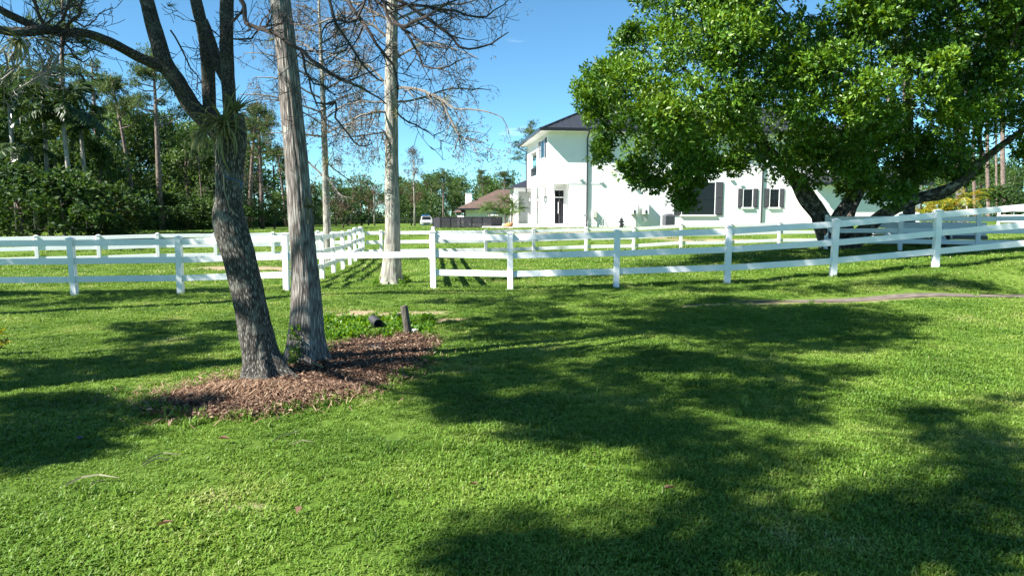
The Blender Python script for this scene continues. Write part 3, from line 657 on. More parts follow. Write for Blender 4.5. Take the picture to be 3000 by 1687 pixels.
uu = uof(2190); window(uof(2172), uof(2198), zof(607,uu), zof(555,uu), 2, 2, .34); uu = uof(2262); window(uof(2249), uof(2275), zof(607,uu), zof(555,uu), 2, 2, .34)
window(uof(2200), uof(2240), zof(470,uu), zof(415,uu), 2, 2, .40); window(uof(1990), uof(2030), zof(470,uu), zof(415,uu), 2, 2, .40)
window(w0+.06, w1-.06, wz0+.03, wz1-.03, 2, 2, .55, left=True)
# downspouts, belt line, wall vents
def spout(name, pts, r=.05): MB().tube(pts, r, 6).build(name, M['black_metal'], house)
for px in (1717, 2225):
    u = uof(px); spout('downspout', [(u,-.62,EZ+.02),(u,-.45,EZ-.12),(u,-.08,EZ-.38),(u,-.07,EZ-.6),(u,-.07,zof(668,u)-.1)])
spout('downspout', [(-.62,VD+.55,EZ+.0),(-.55,VD+.5,EZ-.15),(-.08,VD-.1,EZ-.5),(-.07,VD-.1,F1-.4)])
hb('belt_line', 'trim', CW, uof(1765), -.022, -.002, F1-.05, F1+.0)
for px, py in ((1697,527),(1757,536),(1860,555),(2135,529),(2165,545)):
    u = uof(px); MB().box(u-.1,u+.1,-.12,-.004,zof(py,u),zof(py,u)+.14).build('wall_vent', M['trim'], house)
# garage wing
GU0, GU1 = uof(2352), uof(2648); ge = zof(540, GU0, -1.4)
hb('wall', 'stucco', GU0, GU1, -1.4, -.003, -.8, ge); hb('wall', 'stucco', GU1-.25, GU1, -.003, 7, -.8, ge)
hb('wing_gutter', 'black_metal', GU0-.45, GU1+.5, -2.05, -1.9, ge-.05, ge+.12); hb('soffit', 'trim', GU0-.4, GU1+.4, -1.9, -1.4, ge+.0, ge+.05)
wr = MB(); za, zb = ge+.10, ge+.10+2.4*.35
wr.poly([(GU0-.45,-2.0,za),(GU1+.5,-2.0,za),(GU1-1.5,.4,zb),(GU0-.45,.4,zb)]).poly([(GU1+.5,-2.0,za),(GU1+.5,7,za),(GU1-1.5,7,zb),(GU1-1.5,.4,zb)]).poly([(GU0-.45,-2.0,za),(GU0-.45,.4,zb),(GU0-.45,.4,za)])
wrf = wr.build('wing_roof', M['roof'], house)
for k in range(int((GU1-GU0-1)/.42)):
    u = GU0-.3+k*.42; MB().tube([(u,-2.0,za+.02),(u,.4,zb+.02)], .022, 4).build('seam', M['roof'], wrf)
hb('wing_upper_wall', 'stucco', U1+.003, GU1-.4, .45, 6.6, ge, ge+.9)
hb('wall_lamp', 'black_metal', uof(2347), uof(2353), -1.55, -1.41, zof(640,GU0), zof(628,GU0))

# ---------------- equipment against the house wall (things of their own)
def house_pt(u, v, z=0):
    return Vector((HO.x+u*math.cos(a7)-v*math.sin(a7), HO.y+u*math.sin(a7)+v*math.cos(a7), HB+z))
def ac_unit():
    u = uof(1942); p = house_pt(u, -1.0); p.z = gz(p.x, p.y)-.02
    r = empty('air_conditioner', p, a7, 'round-cornered grey air conditioner standing beside the big shuttered window', 'air conditioner')
    h = .80; MB().box(-.42,.42,-.42,.42,-.1,.05).build('pad', M['concrete'], r)
    MB().box(-.34,.34,-.34,.34,.05,h).build('body', M['ac'], r, bevel=.05)
    for k in range(9): MB().box(-.36,.36,-.36,.36,.12+k*.072,.135+k*.072).build('louvre', M['ac'], r, bevel=.004)
    MB().tube([(0,0,h),(0,0,h+.05)], [.33,.26], 14).build('top_grille', M['black_metal'], r)
ac_unit()
for i, (px, lab) in enumerate(((1853,'white wall-mounted water heater nearer the meter box'),(1886,'white wall-mounted water heater nearer the air conditioner'))):
    u = uof(px); r = empty('water_heater', house_pt(u, -.02, zof(628,u)), a7, lab, 'water heater', 'water heaters on the white wall')
    h = zof(594,u)-zof(628,u); MB().box(-.23,.23,-.30,.0,0,h).build('casing', M['trim'], r, bevel=.02)
    MB().tube([(0,-.15,h),(0,-.15,h+.14)], .05, 8).build('flue', M['trim'], r); MB().box(-.05,.05,-.33,-.305,.04,.30).build('control_panel', M['black_metal'], r)
    for k in range(5): 
        x = -.18+k*.09; MB().tube([(x,-.12,0),(x,-.12,-.22-.05*(k%2)),(x+.05*(1-2*i),-.11,-.5)], .014, 5).build('pipe', M['pipe'], r)
u = uof(1740); r = empty('meter_box', house_pt(u, -.01, zof(638,u)), a7, 'cream electrical meter box on the white wall', 'meter box')
MB().box(-.13,.13,-.17,.0,0,.46).build('casing', M['cream'], r, bevel=.012); MB().box(-.12,.12,-.185,-.171,.02,.44).build('cover', M['cream'], r, bevel=.004); MB().tube([(0,-.08,0),(0,-.08,-.62)], .025, 6).build('conduit', M['pipe'], r)
u = uof(1805); p = house_pt(u, -1.2); p.z = gz(p.x, p.y)
r = empty('standpipe', p, a7, 'short black standpipe with side outlets before the white wall', 'standpipe')
MB().tube([(0,0,0),(0,0,.12),(0,0,.121),(0,0,.5),(0,0,.52),(0,0,.6)], [.14,.14,.10,.10,.13,.07], 10).build('barrel', M['black_metal'], r); MB().tube([(-.19,0,.38),(.19,0,.38)], .05, 8).build('outlet', M['black_metal'], r); MB().tube([(0,0,.6),(0,0,.66)], .04, 6).build('cap_nut', M['black_metal'], r)
for px, lab, c in ((1765,'bent grey pipes with a valve by the foot of the white wall', 'pipe'),(1703,'thin grey tap pipe and hose frame beside the tall downspout','pipe'),(1819,'small white pipe stub beside the black standpipe','pipe')):
    u = uof(px); p = house_pt(u, -.5); p.z = gz(p.x, p.y)
    r = empty('valve_pipe', p, a7, lab, c)
    if px == 1765:
        MB().tube([(-.15,0,0),(-.15,0,.55),(-.05,0,.66),(.05,0,.55),(.05,0,.3),(.2,0,.1),(.25,0,-.05)], .03, 6).build('pipe', M['pipe'], r); MB().tube([(-.18,-.05,.4),(-.18,-.1,.4)], .07, 8).build('valve_wheel', M['pipe'], r)
    elif px == 1703:
        MB().tube([(-.3,0,0),(-.3,0,.62),(-.2,0,.8),(.25,0,.8),(.32,0,.7),(.32,0,0)], .022, 6).build('pipe', M['pipe'], r); MB().tube([(-.45,.0,.28),(.9,0,.28)], .018, 5).build('cross_pipe', M['pipe'], r); MB().box(.0,.22,-.12,.1,.74,.90).build('tap', M['pipe'], r, bevel=.02)
    else:
        MB().tube([(-.12,0,0),(-.12,0,.28),(.12,0,.28),(.12,0,0)], .04, 6).build('pipe', M['trim'], r); MB().box(-.03,.03,-.07,.02,.10,.24).build('valve', M['black_metal'], r)
p = at(1487,664,44.6); p.z = HB+.06
r = empty('orange_hose', p, 0, 'small orange coil lying on the pale patio', 'hose')
for k in range(4): MB().tube([(.3*(1-.12*k)*math.cos(t*.45)+.05*k, +.22*(1-.12*k)*math.sin(t*.45), .03+.05*k) for t in range(15)], .045, 6).build('coil', M['orange'], r)

# ================================================================== brown-roofed house far behind
YB = 72; q0 = P(1360,660,YB); q0.z = gz(q0.x, q0.y)
bh = empty('brown_roofed_house', q0, 0, 'low white house with brown shingle hip roof and square white chimney', 'house')
s = YB/2000; zr = lambda py: P(1500, py, YB).z-q0.z
wz = zr(612); WX = (1600-1360)*s
MB().box(0, WX, 0, 9, -.5, wz).build('wall', M['stucco'], bh); MB().box(-.9, .0, 2.5, 8.5, -.5, wz-.7).build('side_wall', M['trim'], bh)
ov = .8; rm = MB(); zt = zr(560); e0 = wz
A = [(-ov,-ov,e0),(WX+ov,-ov,e0),(WX+ov,9.8,e0),(-ov,9.8,e0)]; zt = P(1500,556,YB+4.5).z-q0.z; T1, T2 = (3.4,4.5,zt), (WX-3.4,4.5,zt)
rf = rm.poly([A[0],A[1],T2,T1]).poly([A[1],A[2],T2]).poly([A[2],A[3],T1,T2]).poly([A[3],A[0],T1]).poly(A[::-1]).build('roof', M['brownroof'], bh)
MB().box(-ov-.08,WX+ov,-ov-.12,-ov,e0-.12,e0+.06).build('gutter', M['black_metal'], bh); MB().tube([(.05,-.1,e0),(.05,-.1,-.4)], .07, 6).build('downspout', M['black_metal'], bh)
rm = MB(); B_ = [(-1.5,3.2,e0-.35),(.5,3.2,e0-.35),(.5,9,e0-.35),(-1.5,9,e0-.35)]; rm.poly([B_[0],B_[1],(.5,5.4,e0+.9)]).poly([B_[0],(.5,5.4,e0+.9),B_[3]]).poly(B_[::-1]).build('side_roof', M['brownroof'], bh)
cx = (1370-1360)*s; MB().box(cx-.30, cx+.35, 1.2, 2.0, wz, zr(567)).box(cx-.34, cx+.39, 1.16, 2.04, zr(567), zr(565.5)).build('chimney', M['stucco'], bh)
MB().box((1438-1360)*s,(1462-1360)*s,-.75,-.02,zr(632),zr(628)).build('awning', M['trim'], bh)

# ================================================================== far car and blue box
YC = 96; p = P(1249,662,YC); p.z = gz(p.x, p.y)
car = empty('parked_car', p, R(8), 'small pale car parked on the far grass beside the dark pool fence', 'car')
b = MB(); prof = [(-.82,.22),(-.84,.62),(-.78,.82),(.78,.82),(.84,.62),(.82,.22)]
def loft(mbx, sections):
    n0 = len(mbx.v); k = len(sections[0])
    for sct in sections: mbx.v += [tuple(q) for q in sct]
    for i in range(len(sections)-1):
        for j in range(k): mbx.f.append((n0+i*k+j, n0+i*k+(j+1) % k, n0+(i+1)*k+(j+1) % k, n0+(i+1)*k+j))
    mbx.f.append(tuple(n0+j for j in range(k))[::-1]); mbx.f.append(tuple(n0+(len(sections)-1)*k+j for j in range(k)))
    return mbx
def sec(y, w, z0, z1): return [(-w*.93,y,z0),(-w,y,z0+.3*(z1-z0)),(-w*.95,y,z1-.06),(-w*.8,y,z1),(w*.8,y,z1),(w*.95,y,z1-.06),(w,y,z0+.3*(z1-z0)),(w*.93,y,z0)]
loft(b, [sec(-2.15,.72,.32,.62), sec(-2.0,.84,.24,.74), sec(-1.0,.88,.22,.88), sec(1.6,.88,.22,.92), sec(2.1,.82,.28,.86), sec(2.2,.72,.35,.7)]).build('body', M['carpaint'], car)
b = MB(); loft(b, [sec(-1.05,.80,.86,.90), sec(-.35,.72,.86,1.38), sec(.9,.72,.88,1.42), sec(1.7,.78,.88,.95)]).build('cabin', M['carpaint'], car)
MB().poly([(-.62,-1.02,.92),(.62,-1.02,.92),(.54,-.42,1.34),(-.54,-.42,1.34)]).build('windscreen', M['glass'], car, loc=(0,-.02,.02))
for sx in (-1,1):
    MB().poly([(sx*.79,-.75,.95),(sx*.79,1.4,.98),(sx*.735,.85,1.34),(sx*.735,-.35,1.32)]).build('side_window', M['glass'], car, loc=(sx*.012,0,0))
    MB().box(sx*.66-.13,sx*.66+.13,-2.13,-2.09,.55,.66).build('headlight', M['trim'], car)
    for wy in (-1.35,1.35):
        t = MB().tube([(sx*.74,wy,.32),(sx*.9,wy,.32)], .32, 14).build('wheel', M['rubber'], car); MB().tube([(sx*.90,wy,.32),(sx*.915,wy,.32)], .19, 10).build('rim', M['ac'], t)
MB().box(-.42,.42,-2.19,-2.13,.42,.52).build('grille', M['black_metal'], car)
p = P(1247,650,102); p.z = gz(p.x, p.y)
r = empty('blue_cabin', p, R(12), 'bright blue box-shaped object behind the far parked car', 'box'); MB().box(-.5,.5,-.5,.5,.0,1.55).build('body', M['blue'], r, bevel=.04); MB().box(-.55,.55,-.55,.55,1.55,1.62).build('lid', M['blue'], r, bevel=.03); MB().box(-.32,.32,-.525,-.506,.15,1.45).build('door', M['blue'], r)

# ================================================================== white trailer in the shade at the right
p = on(P(2690,700,25.2).x, 25.2)
tr = empty('utility_trailer', p, R(-6), 'low white plank-sided trailer in the shade behind the right fence', 'trailer')
for k in range(2):
    MB().box(-1.5,1.9,-.8,-.76,.42+k*.24,.63+k*.24).build('side_plank', M['trim'], tr, bevel=.006); MB().box(-1.5,1.9,.76,.80,.42+k*.24,.63+k*.24).build('side_plank', M['trim'], tr, bevel=.006)
MB().box(-1.5,1.9,-.76,.76,.36,.41).build('deck', M['wood'], tr); MB().box(-1.55,1.95,-.82,-.76,.28,.41).build('chassis', M['ac'], tr)
for sy in (-1,1):
    w = MB().tube([(.3,sy*.86,.27),(.3,sy*1.04,.27)], .29, 16).build('wheel', M['rubber'], tr); MB().tube([(.3,sy*1.04,.27),(.3,sy*1.06,.27)], .16, 10).build('rim', M['trim'], w)
    MB().tube([(.3+.38*math.cos(t),sy*.94,.27+.38*math.sin(t)) for t in np.linspace(.15,2.99,9)], .05, 5).build('fender', M['trim'], tr)
MB().tube([(-1.5,-.6,.34),(-2.6,0,.34),(-1.5,.6,.34)], .04, 5).build('drawbar', M['ac'], tr); MB().tube([(-2.45,0,-.02),(-2.45,0,.6)], .035, 6).build('jockey_stand', M['ac'], tr)

# ================================================================== small things by the mulch bed
p = G(1197, 985); st = empty('wooden_post', p, 0, 'short weathered grey post leaning beside the leaf bed', 'post')
s = p.y/2000; hgt = 92*s; n = 14; mbx = MB(); rr = random.Random(3)
mbx.tube([(-.085*t*.75-.0,0,hgt*t-.04*(t == 0)) for t in (0,.2,.4,.6,.8,1.0)], [.060,.058,.057,.058,.057,.055], n)
mbx.v = [(x*(1+.06*rr.uniform(-1,1)), y*(1+.06*rr.uniform(-1,1)), z+(.012*rr.uniform(-1,1) if z > hgt*.9 else 0)) for x, y, z in mbx.v]; mbx.build('stake', M['wood'], st)
MB().tube([(-.11,-.02,hgt*.72),(-.155,-.03,hgt*.73),(-.16,-.03,hgt*.70)], .012, 5).build('staple', M['black_metal'], st)
p = G(1108, 962); cu = empty('drain_pipe', p+Vector((0,0,.03)), R(9), 'black plastic drain pipe end poking out of the green weeds', 'pipe')
mbx = MB(); ri = .064; sides = 20; yy = np.linspace(0, .30, 14); prof = [(y, ri*1.12+(.006 if i % 2 else 0)) for i, y in enumerate(yy)] 
def lathe_y(mbx, prof, sides, cz=0):
    n0 = len(mbx.v)
    for y, r_ in prof:
        for k in range(sides): a = 2*math.pi*k/sides; mbx.v.append((r_*math.cos(a), y, r_*math.sin(a)+cz))
    for i in range(len(prof)-1):
        for k in range(sides): mbx.f.append((n0+i*sides+k, n0+(i+1)*sides+k, n0+(i+1)*sides+(k+1) % sides, n0+i*sides+(k+1) % sides))
    return mbx
lathe_y(mbx, [(.29, ri*.3), (.285, ri*.95), (0, ri)]+prof, sides, .05).build('barrel', M['blackpipe'], cu, smooth=False)
lathe_y(MB(), [(-.012, ri*.98), (-.012, ri*1.2), (.02, ri*1.2)], sides, .05).build('rim', M['blackpipe'], cu)
cu.rotation_euler = (R(6), 0, R(28))
p = G(1213, 975); rk = empty('grey_stone', p, 0, 'small pale grey stone behind the leaning wooden post', 'stone')
bmx = bmesh.new(); bmesh.ops.create_icosphere(bmx, subdivisions=3, radius=.075)
for v in bmx.verts: v.co *= 1+.25*(vnoise(np.array([v.co.x*30]), np.array([v.co.y*30+v.co.z*17]), 3)[0]-.5); v.co.z *= .55
me = bpy.data.meshes.new('stone'); bmx.to_mesh(me); bmx.free(); link('body', me, M['pipe'], rk, loc=(.03,.02,.03))
# ================================================================== tree builders
def cr_spline(ctrl, step):
    """ctrl rows: x,y,z,r -> Catmull-Rom samples"""
    C = np.array(ctrl, float); out = []
    for i in range(len(C)-1):
        p0, p1, p2, p3 = C[max(i-1,0)], C[i], C[i+1], C[min(i+2,len(C)-1)]
        n = max(2, int(np.linalg.norm(p2[:3]-p1[:3])/step))
        for t in np.linspace(0, 1, n, endpoint=False):
            out.append(.5*((2*p1)+(-p0+p2)*t+(2*p0-5*p1+4*p2-p3)*t*t+(-p0+3*p1-3*p2+p3)*t**3))
    out.append(C[-1]); return np.array(out)
def pix(ctrl):
    """rows: px,py,Y,diameter in photograph pixels -> x,y,z,r"""
    o = []
    for px, py, Y, d in ctrl:
        p = P(px, py, Y); o.append((p.x, p.y, p.z, d/2*Y/F))
    return o
def trunk(name, ctrl, mt, parent, sides=48, step=.03, ridge=.0, rscale=(9, 1.6), butt=None, seed=0, lump=.04, sink=.12, org=None):
    S = cr_spline(ctrl, step); Pn, r = S[:, :3].copy(), S[:, 3]
    if sink: Pn = np.vstack([Pn[0]-[0,0,sink], Pn]); r = np.concatenate([[r[0]*1.03], r])
    m = len(Pn); T = unit(np.gradient(Pn, axis=0)); L = np.concatenate([[0], np.cumsum(np.linalg.norm(np.diff(Pn, axis=0), axis=1))])
    U = np.zeros_like(Pn); u = np.cross(T[0], [0,1,0]); 
    if np.linalg.norm(u) < .2: u = np.cross(T[0], [1,0,0])
    for i in range(m): u = u-T[i]*u.dot(T[i]); u /= np.linalg.norm(u); U[i] = u
    W = np.cross(T, U); an = np.linspace(0, 2*np.pi, sides, endpoint=False)
    A, LL = np.meshgrid(an, L); RR = np.repeat(r[:, None], sides, 1)
    d = np.ones_like(A)
    d += lump*2*(vnoise(3+np.cos(A)*1.3+7*seed, LL*1.8+np.sin(A)*1.3, seed)-.5)
    if butt is not None:
        n, amp, hh, ph = butt; fall = np.exp(-LL/hh); d += amp*fall*(.5+.5*np.cos(n*A+ph+.6*np.sin(2*A)))**1.4
    if ridge:
        nn = max(4, round(2*np.pi*float(np.median(r))*rscale[0])); ua = A/(2*np.pi)*nn
        def tv(f, sz, sd):  # noise periodic round the trunk
            k = np.cos(A)*f*nn/6.28, np.sin(A)*f*nn/6.28
            return .5*(vnoise(k[0]+LL*.13, LL*sz+k[1], sd)+vnoise(k[1]+11, LL*sz+k[0]+5, sd+1))
        w = tv(.5, rscale[1]*1.5, seed+3); rd = np.abs(np.sin((ua*.5+2.2*w+.25*LL*rscale[1])*np.pi))
        cut = tv(1.1, rscale[1]*3.2, seed+9)
        d += ridge/np.maximum(RR, .02)*(rd**.6*(.55+.9*cut)-.55)
    X = Pn[:, None, :] + (U[:, None, :]*np.cos(A)[..., None] + W[:, None, :]*np.sin(A)[..., None])*(RR*d)[..., None]
    bark = np.stack([np.cos(A)*RR, np.sin(A)*RR, LL], -1).reshape(-1, 3)
    o0 = np.zeros(3) if org is None else np.array(org)
    vi = np.arange(m*sides).reshape(m, sides); nx = np.roll(vi, -1, 1)
    fq = np.stack([vi[:-1], nx[:-1], nx[1:], vi[1:]], -1).reshape(-1, 4)
    me = bpy.data.meshes.new(name); V = (X.reshape(-1, 3)-o0).astype(np.float32)
    me.vertices.add(len(V)); me.vertices.foreach_set('co', V.ravel()); me.loops.add(fq.size); me.loops.foreach_set('vertex_index', fq.astype(np.int32).ravel())
    me.polygons.add(len(fq)); me.polygons.foreach_set('loop_start', np.arange(0, fq.size, 4, dtype=np.int32)); me.update(calc_edges=True)
    me.attributes.new('bark', 'FLOAT_VECTOR', 'POINT').data.foreach_set('vector', bark.astype(np.float32).ravel())
    me.polygons.foreach_set('use_smooth', np.ones(len(fq), bool))
    return link(name, me, mt, parent)
def twig(mb, rg, p, d, L, r, level, up=.10, wob=.16, sides=4, kids=(2,4), tips=None, minr=.0028, kidlen=(.35,.7)):
    n = max(4, int(L/.09) if level > 1 else 5); n = min(n, 12); st = L/n; pts = [p.copy()]; rad = [r]; d = d.normalized(); q = p.copy(); nodes = []
    for i in range(n):
        d = (d + Vector((rg.gauss(0,wob), rg.gauss(0,wob), rg.gauss(0,wob)+up*(i/n)*1.6))).normalized(); q = q+d*st
        pts.append(q.copy()); rad.append(max(minr, r*(1-.75*(i+1)/n))); nodes.append((q.copy(), d.copy(), rad[-1], i/n))
    mb.tube(pts, rad, sides if r > .006 else 3, cap=False)
    if tips is not None: tips.append((q.copy(), d.copy()))
    if level > 0:
        for _ in range(rg.randint(*kids)):
            q0, dd, rr, t = nodes[rg.randint(0, len(nodes)-2)]
            s = Vector((rg.gauss(0,1), rg.gauss(0,1), rg.gauss(0,.8))); s = (s-dd*s.dot(dd)).normalized()
            twig(mb, rg, q0, dd*.55+s*.85, L*rg.uniform(*kidlen), max(minr, rr*.72), level-1, up, wob, sides, kids, tips, minr, kidlen)
def polytwig(mb, rg, ctrl, kids, klen, level=2, up=.10, sides=5, tips=None, tmin=.1, down=0., kr=.55, minr=.0028):
    S = cr_spline(ctrl, .12); pts = [Vector(s[:3]) for s in S]
    for p in pts[1:-1]: p += Vector((rg.gauss(0,.008), rg.gauss(0,.008), rg.gauss(0,.008)))
    mb.tube(pts, [max(minr, s[3]) for s in S], sides, cap=False)
    for _ in range(kids):
        i = rg.randint(int(len(pts)*tmin), len(pts)-2); t = (pts[i+1]-pts[i]).normalized()
        s = Vector((rg.gauss(0,1), rg.gauss(0,.8), rg.gauss(0,.8)-down)); s = (s-t*s.dot(t)*.7).normalized()
        twig(mb, rg, pts[i], t*.6+s*.8, rg.uniform(*klen), max(minr, S[i][3]*kr), level, up, tips=tips, minr=minr)
    return pts

leafm = []
def blade_leaf_mesh(name, L, w, droop, seg=7, mt='leaf_air'):
    """long channelled strap leaf starting at the origin, leaving along +X and curving down"""
    V = []; Fc = []; x = z = 0; a = .0
    for i in range(seg+1):
        t = i/seg; ww = w*(1-t)**.7*(.6+.8*min(1, 3*t+.3)*.5)+.0008; V += [(x, -ww, z+ww*.5), (x, 0, z), (x, ww, z+ww*.5)]
        a -= droop/seg*(.3+1.4*t); x += L/seg*math.cos(a); z += L/seg*math.sin(a)
    for i in range(seg):
        k = i*3; Fc += [(k,k+1,k+4,k+3),(k+1,k+2,k+5,k+4)]
    me = bpy.data.meshes.new(name); me.from_pydata(V, [], Fc); me.polygons.foreach_set('use_smooth', [True]*len(me.polygons)); me.materials.append(M[mt]); return me
AIR = [blade_leaf_mesh('leaf', L, .016, dr) for L, dr in ((.42,.7),(.46,1.3),(.38,.3),(.50,1.9),(.34,1.0))]
AIRS = [blade_leaf_mesh('leaf', L, .018, dr, 5) for L, dr in ((.42,.6),(.40,1.2),(.36,.2))]
def air_plant(loc, size, n, seed, label, axis=(0,-.6,.8), spread=1.0, grp='air plants on the tree trunks', meshes=None):
    r = empty('air_plant', loc, 0, label, 'air plant', grp); rg = random.Random(seed); ax = Vector(axis).normalized(); ms = meshes or AIR
    for i in range(n):
        d = (ax + spread*Vector((rg.gauss(0,1), rg.gauss(0,1), rg.gauss(0,.75)))).normalized()
        X = d; Yv = Vector((0,0,1)).cross(X); Yv = Yv.normalized() if Yv.length > .05 else Vector((0,1,0)); Z = X.cross(Yv)
        mt = Matrix((X, Yv, Z)).transposed().to_4x4(); s = size*rg.uniform(.6,1.15)
        o = link('leaf', ms[rg.randrange(len(ms))], None, r); o.matrix_local = mt @ Matrix.Scale(s, 4)
    return r
def tuft_mesh(name, seed, size, n, mt):
    """a small spiky rosette or tangle as one mesh"""
    rs = np.random.RandomState(seed); D = unit(rs.normal(size=(n,3))+np.array([0,0,.25])); C = rs.normal(size=(n,3))*size*.12
    return quad_mesh(name, leaf_quads(C, D, rs.normal(size=(n,3)), size*(.6+.6*rs.rand(n)), size*.045, fold=.02), mt)

# ================================================================== dark bare tree in front (left)
YO = G(765,1108).y; rg = random.Random(4)
ob = G(765, 1106)
oak = empty('bare_tree', ob, 0, 'dark-barked bare tree with forking limbs rising from the leaf bed', 'tree')
def opix(c): return [(a-ob.x, b-ob.y, z-ob.z, r*(.84 if r > .02 else 1)) for a, b, z, r in pix(c)]
trunk('trunk', opix([(775,1112,YO,176),(766,1060,YO,132),(748,960,YO,114),(728,860,YO,108),(704,760,YO,106),(682,690,YO,112),(668,640,YO,104),(668,580,YO,86),(672,500,YO,88),(676,420,YO,98),(672,375,YO,108),(665,335,YO-.02,100)]),
      M['bark_oak'], oak, 110, .016, .011, (26, 4.2), butt=(5,.35,.16,.6), seed=2, lump=.06)
for nm, c in (('limb', [(650,395,YO,70),(600,350,YO-.05,62),(560,310,YO-.1,58),(525,250,YO-.15,54),(485,190,YO-.18,54),(462,120,YO-.2,50),(440,40,YO-.2,46),(418,-60,YO-.2,42),(400,-250,YO-.1,32),(390,-420,YO,16)]),
              ('limb', [(660,400,YO+.1,60),(618,340,YO+.12,44),(612,270,YO+.12,42),(608,180,YO+.12,42),(598,100,YO+.1,40),(578,20,YO+.1,38),(560,-80,YO+.1,32),(548,-260,YO+.2,20)]),
              ('limb', [(690,400,YO-.05,66),(676,330,YO-.08,46),(668,240,YO-.08,44),(664,120,YO-.08,42),(664,0,YO-.05,42),(668,-120,YO,36),(690,-300,YO+.2,22)]),
              ('limb', [(668,250,YO-.05,30),(640,190,YO+.02,34),(615,110,YO+.06,30),(598,60,YO+.1,22)])):
    trunk(nm, opix(c), M['bark_limb'], oak, 56, .022, .007, (26, 4), seed=len(nm)+int(c[1][0]), lump=.05, sink=0)
for c in ([(795,1040,YO-.02,60),(820,1078,YO-.05,54),(850,1102,YO-.08,40),(885,1112,YO-.1,22)], [(735,1060,YO-.1,50),(722,1098,YO-.16,40),(712,1116,YO-.22,24)], [(770,1060,YO-.12,50),(776,1102,YO-.2,42),(782,1124,YO-.28,22)]):
    trunk('root', opix(c), M['bark_oak'], oak, 40, .02, .009, (26, 4.2), seed=41, lump=.06, sink=0)
limb_left = [(500,215,YO-.15,34),(455,190,YO-.25,33),(400,165,YO-.35,31),(340,132,YO-.5,29),(285,108,YO-.65,28),(235,96,YO-.8,27),(190,97,YO-.9,25),(130,88,YO-1.05,30),(70,95,YO-1.2,30),(0,88,YO-1.3,26),(-90,60,YO-1.4,20)]
trunk('limb', opix(limb_left), M['bark_limb'], oak, 40, .022, .006, (28, 4), seed=31, lump=.08, sink=0)
trunk('limb', opix([(120,86,YO-1.0,22),(60,60,YO-1.1,24),(0,28,YO-1.2,22),(-80,-30,YO-1.3,14)]), M['bark_limb'], oak, 24, .03, .005, (28,4), seed=33, lump=.08, sink=0)
O_ = Vector(ob)
tw = MB(); tips = []
# drooping main branches in the upper middle
mains = [
 [(690,-60,YO-.1,20),(704,0,YO-.2,17),(720,34,YO-.25,16),(716,66,YO-.3,16),(750,78,YO-.35,15),(793,95,YO-.4,15),(883,152,YO-.5,13),(942,198,YO-.6,12),(989,230,YO-.7,10),(1042,250,YO-.8,8),(1088,272,YO-.85,6),(1132,306,YO-.9,4)],
 [(883,152,YO-.5,8),(895,200,YO-.55,7),(905,225,YO-.6,6),(945,255,YO-.7,5),(985,280,YO-.7,3)],
 [(1000,-60,YO+.3,13),(1030,20,YO+.2,12),(1066,70,YO+.1,11),(1104,132,YO,9),(1135,175,YO,8),(1160,212,YO-.1,6),(1165,290,YO-.2,4)],
 [(950,-50,YO,10),(975,40,YO-.1,9),(1005,100,YO-.2,8),(1045,160,YO-.2,7),(1080,210,YO-.3,6),(1120,240,YO-.3,4)],
 [(1050,-40,YO+.4,12),(1140,40,YO+.3,10),(1180,80,YO+.3,9),(1230,120,YO+.2,7),(1275,140,YO+.1,5),(1330,135,YO,3)],
 [(1120,-30,YO+.5,12),(1200,20,YO+.5,10),(1262,62,YO+.4,9),(1310,95,YO+.4,8),(1345,132,YO+.3,7),(1400,142,YO+.3,6),(1440,128,YO+.2,5),(1490,95,YO+.1,3)],
 [(1160,20,YO+.5,9),(1250,20,YO+.5,8),(1330,35,YO+.6,7),(1400,50,YO+.6,6),(1450,30,YO+.5,4),(1490,0,YO+.5,3)],
 [(1100,-60,YO+.2,12),(1150,70,YO+.1,10),(1220,60,YO,9),(1280,30,YO-.1,7),(1340,0,YO-.1,5)],
 [(1180,80,YO+.2,8),(1225,150,YO+.2,7),(1240,190,YO+.2,6),(1290,200,YO+.1,5),(1340,180,YO,4),(1365,170,YO,3)],
 [(1080,-30,YO+.1,9),(1040,60,YO+.1,7),(1000,60,YO,6),(960,70,YO-.1,5),(940,110,YO-.1,4)],
 [(905,225,YO-.6,6),(930,300,YO-.6,6),(985,300,YO-.65,7),(985,345,YO-.7,6),(1020,395,YO-.75,5),(1055,428,YO-.8,4),(1090,420,YO-.8,3)],
 [(1163,330,YO-.1,5),(1200,360,YO-.1,5),(1240,372,YO-.2,4),(1270,395,YO-.2,3),(1300,385,YO-.2,2.5)],
 [(720,34,YO-.2,6),(680,60,YO-.2,6),(650,110,YO-.15,5),(610,80,YO-.3,4),(560,60,YO-.4,4)],
 [(660,112,YO-.1,5),(735,110,YO-.2,5),(770,60,YO-.3,4),(800,20,YO-.3,3)],
 [(500,90,YO-.3,5),(530,140,YO-.4,5),(560,200,YO-.4,4),(590,240,YO-.45,3)],
]
for i, c in enumerate(mains): polytwig(tw, rg, opix(c), 7 if i < 10 else 4, (.25,.62), 2, .13, tips=tips, down=.25)
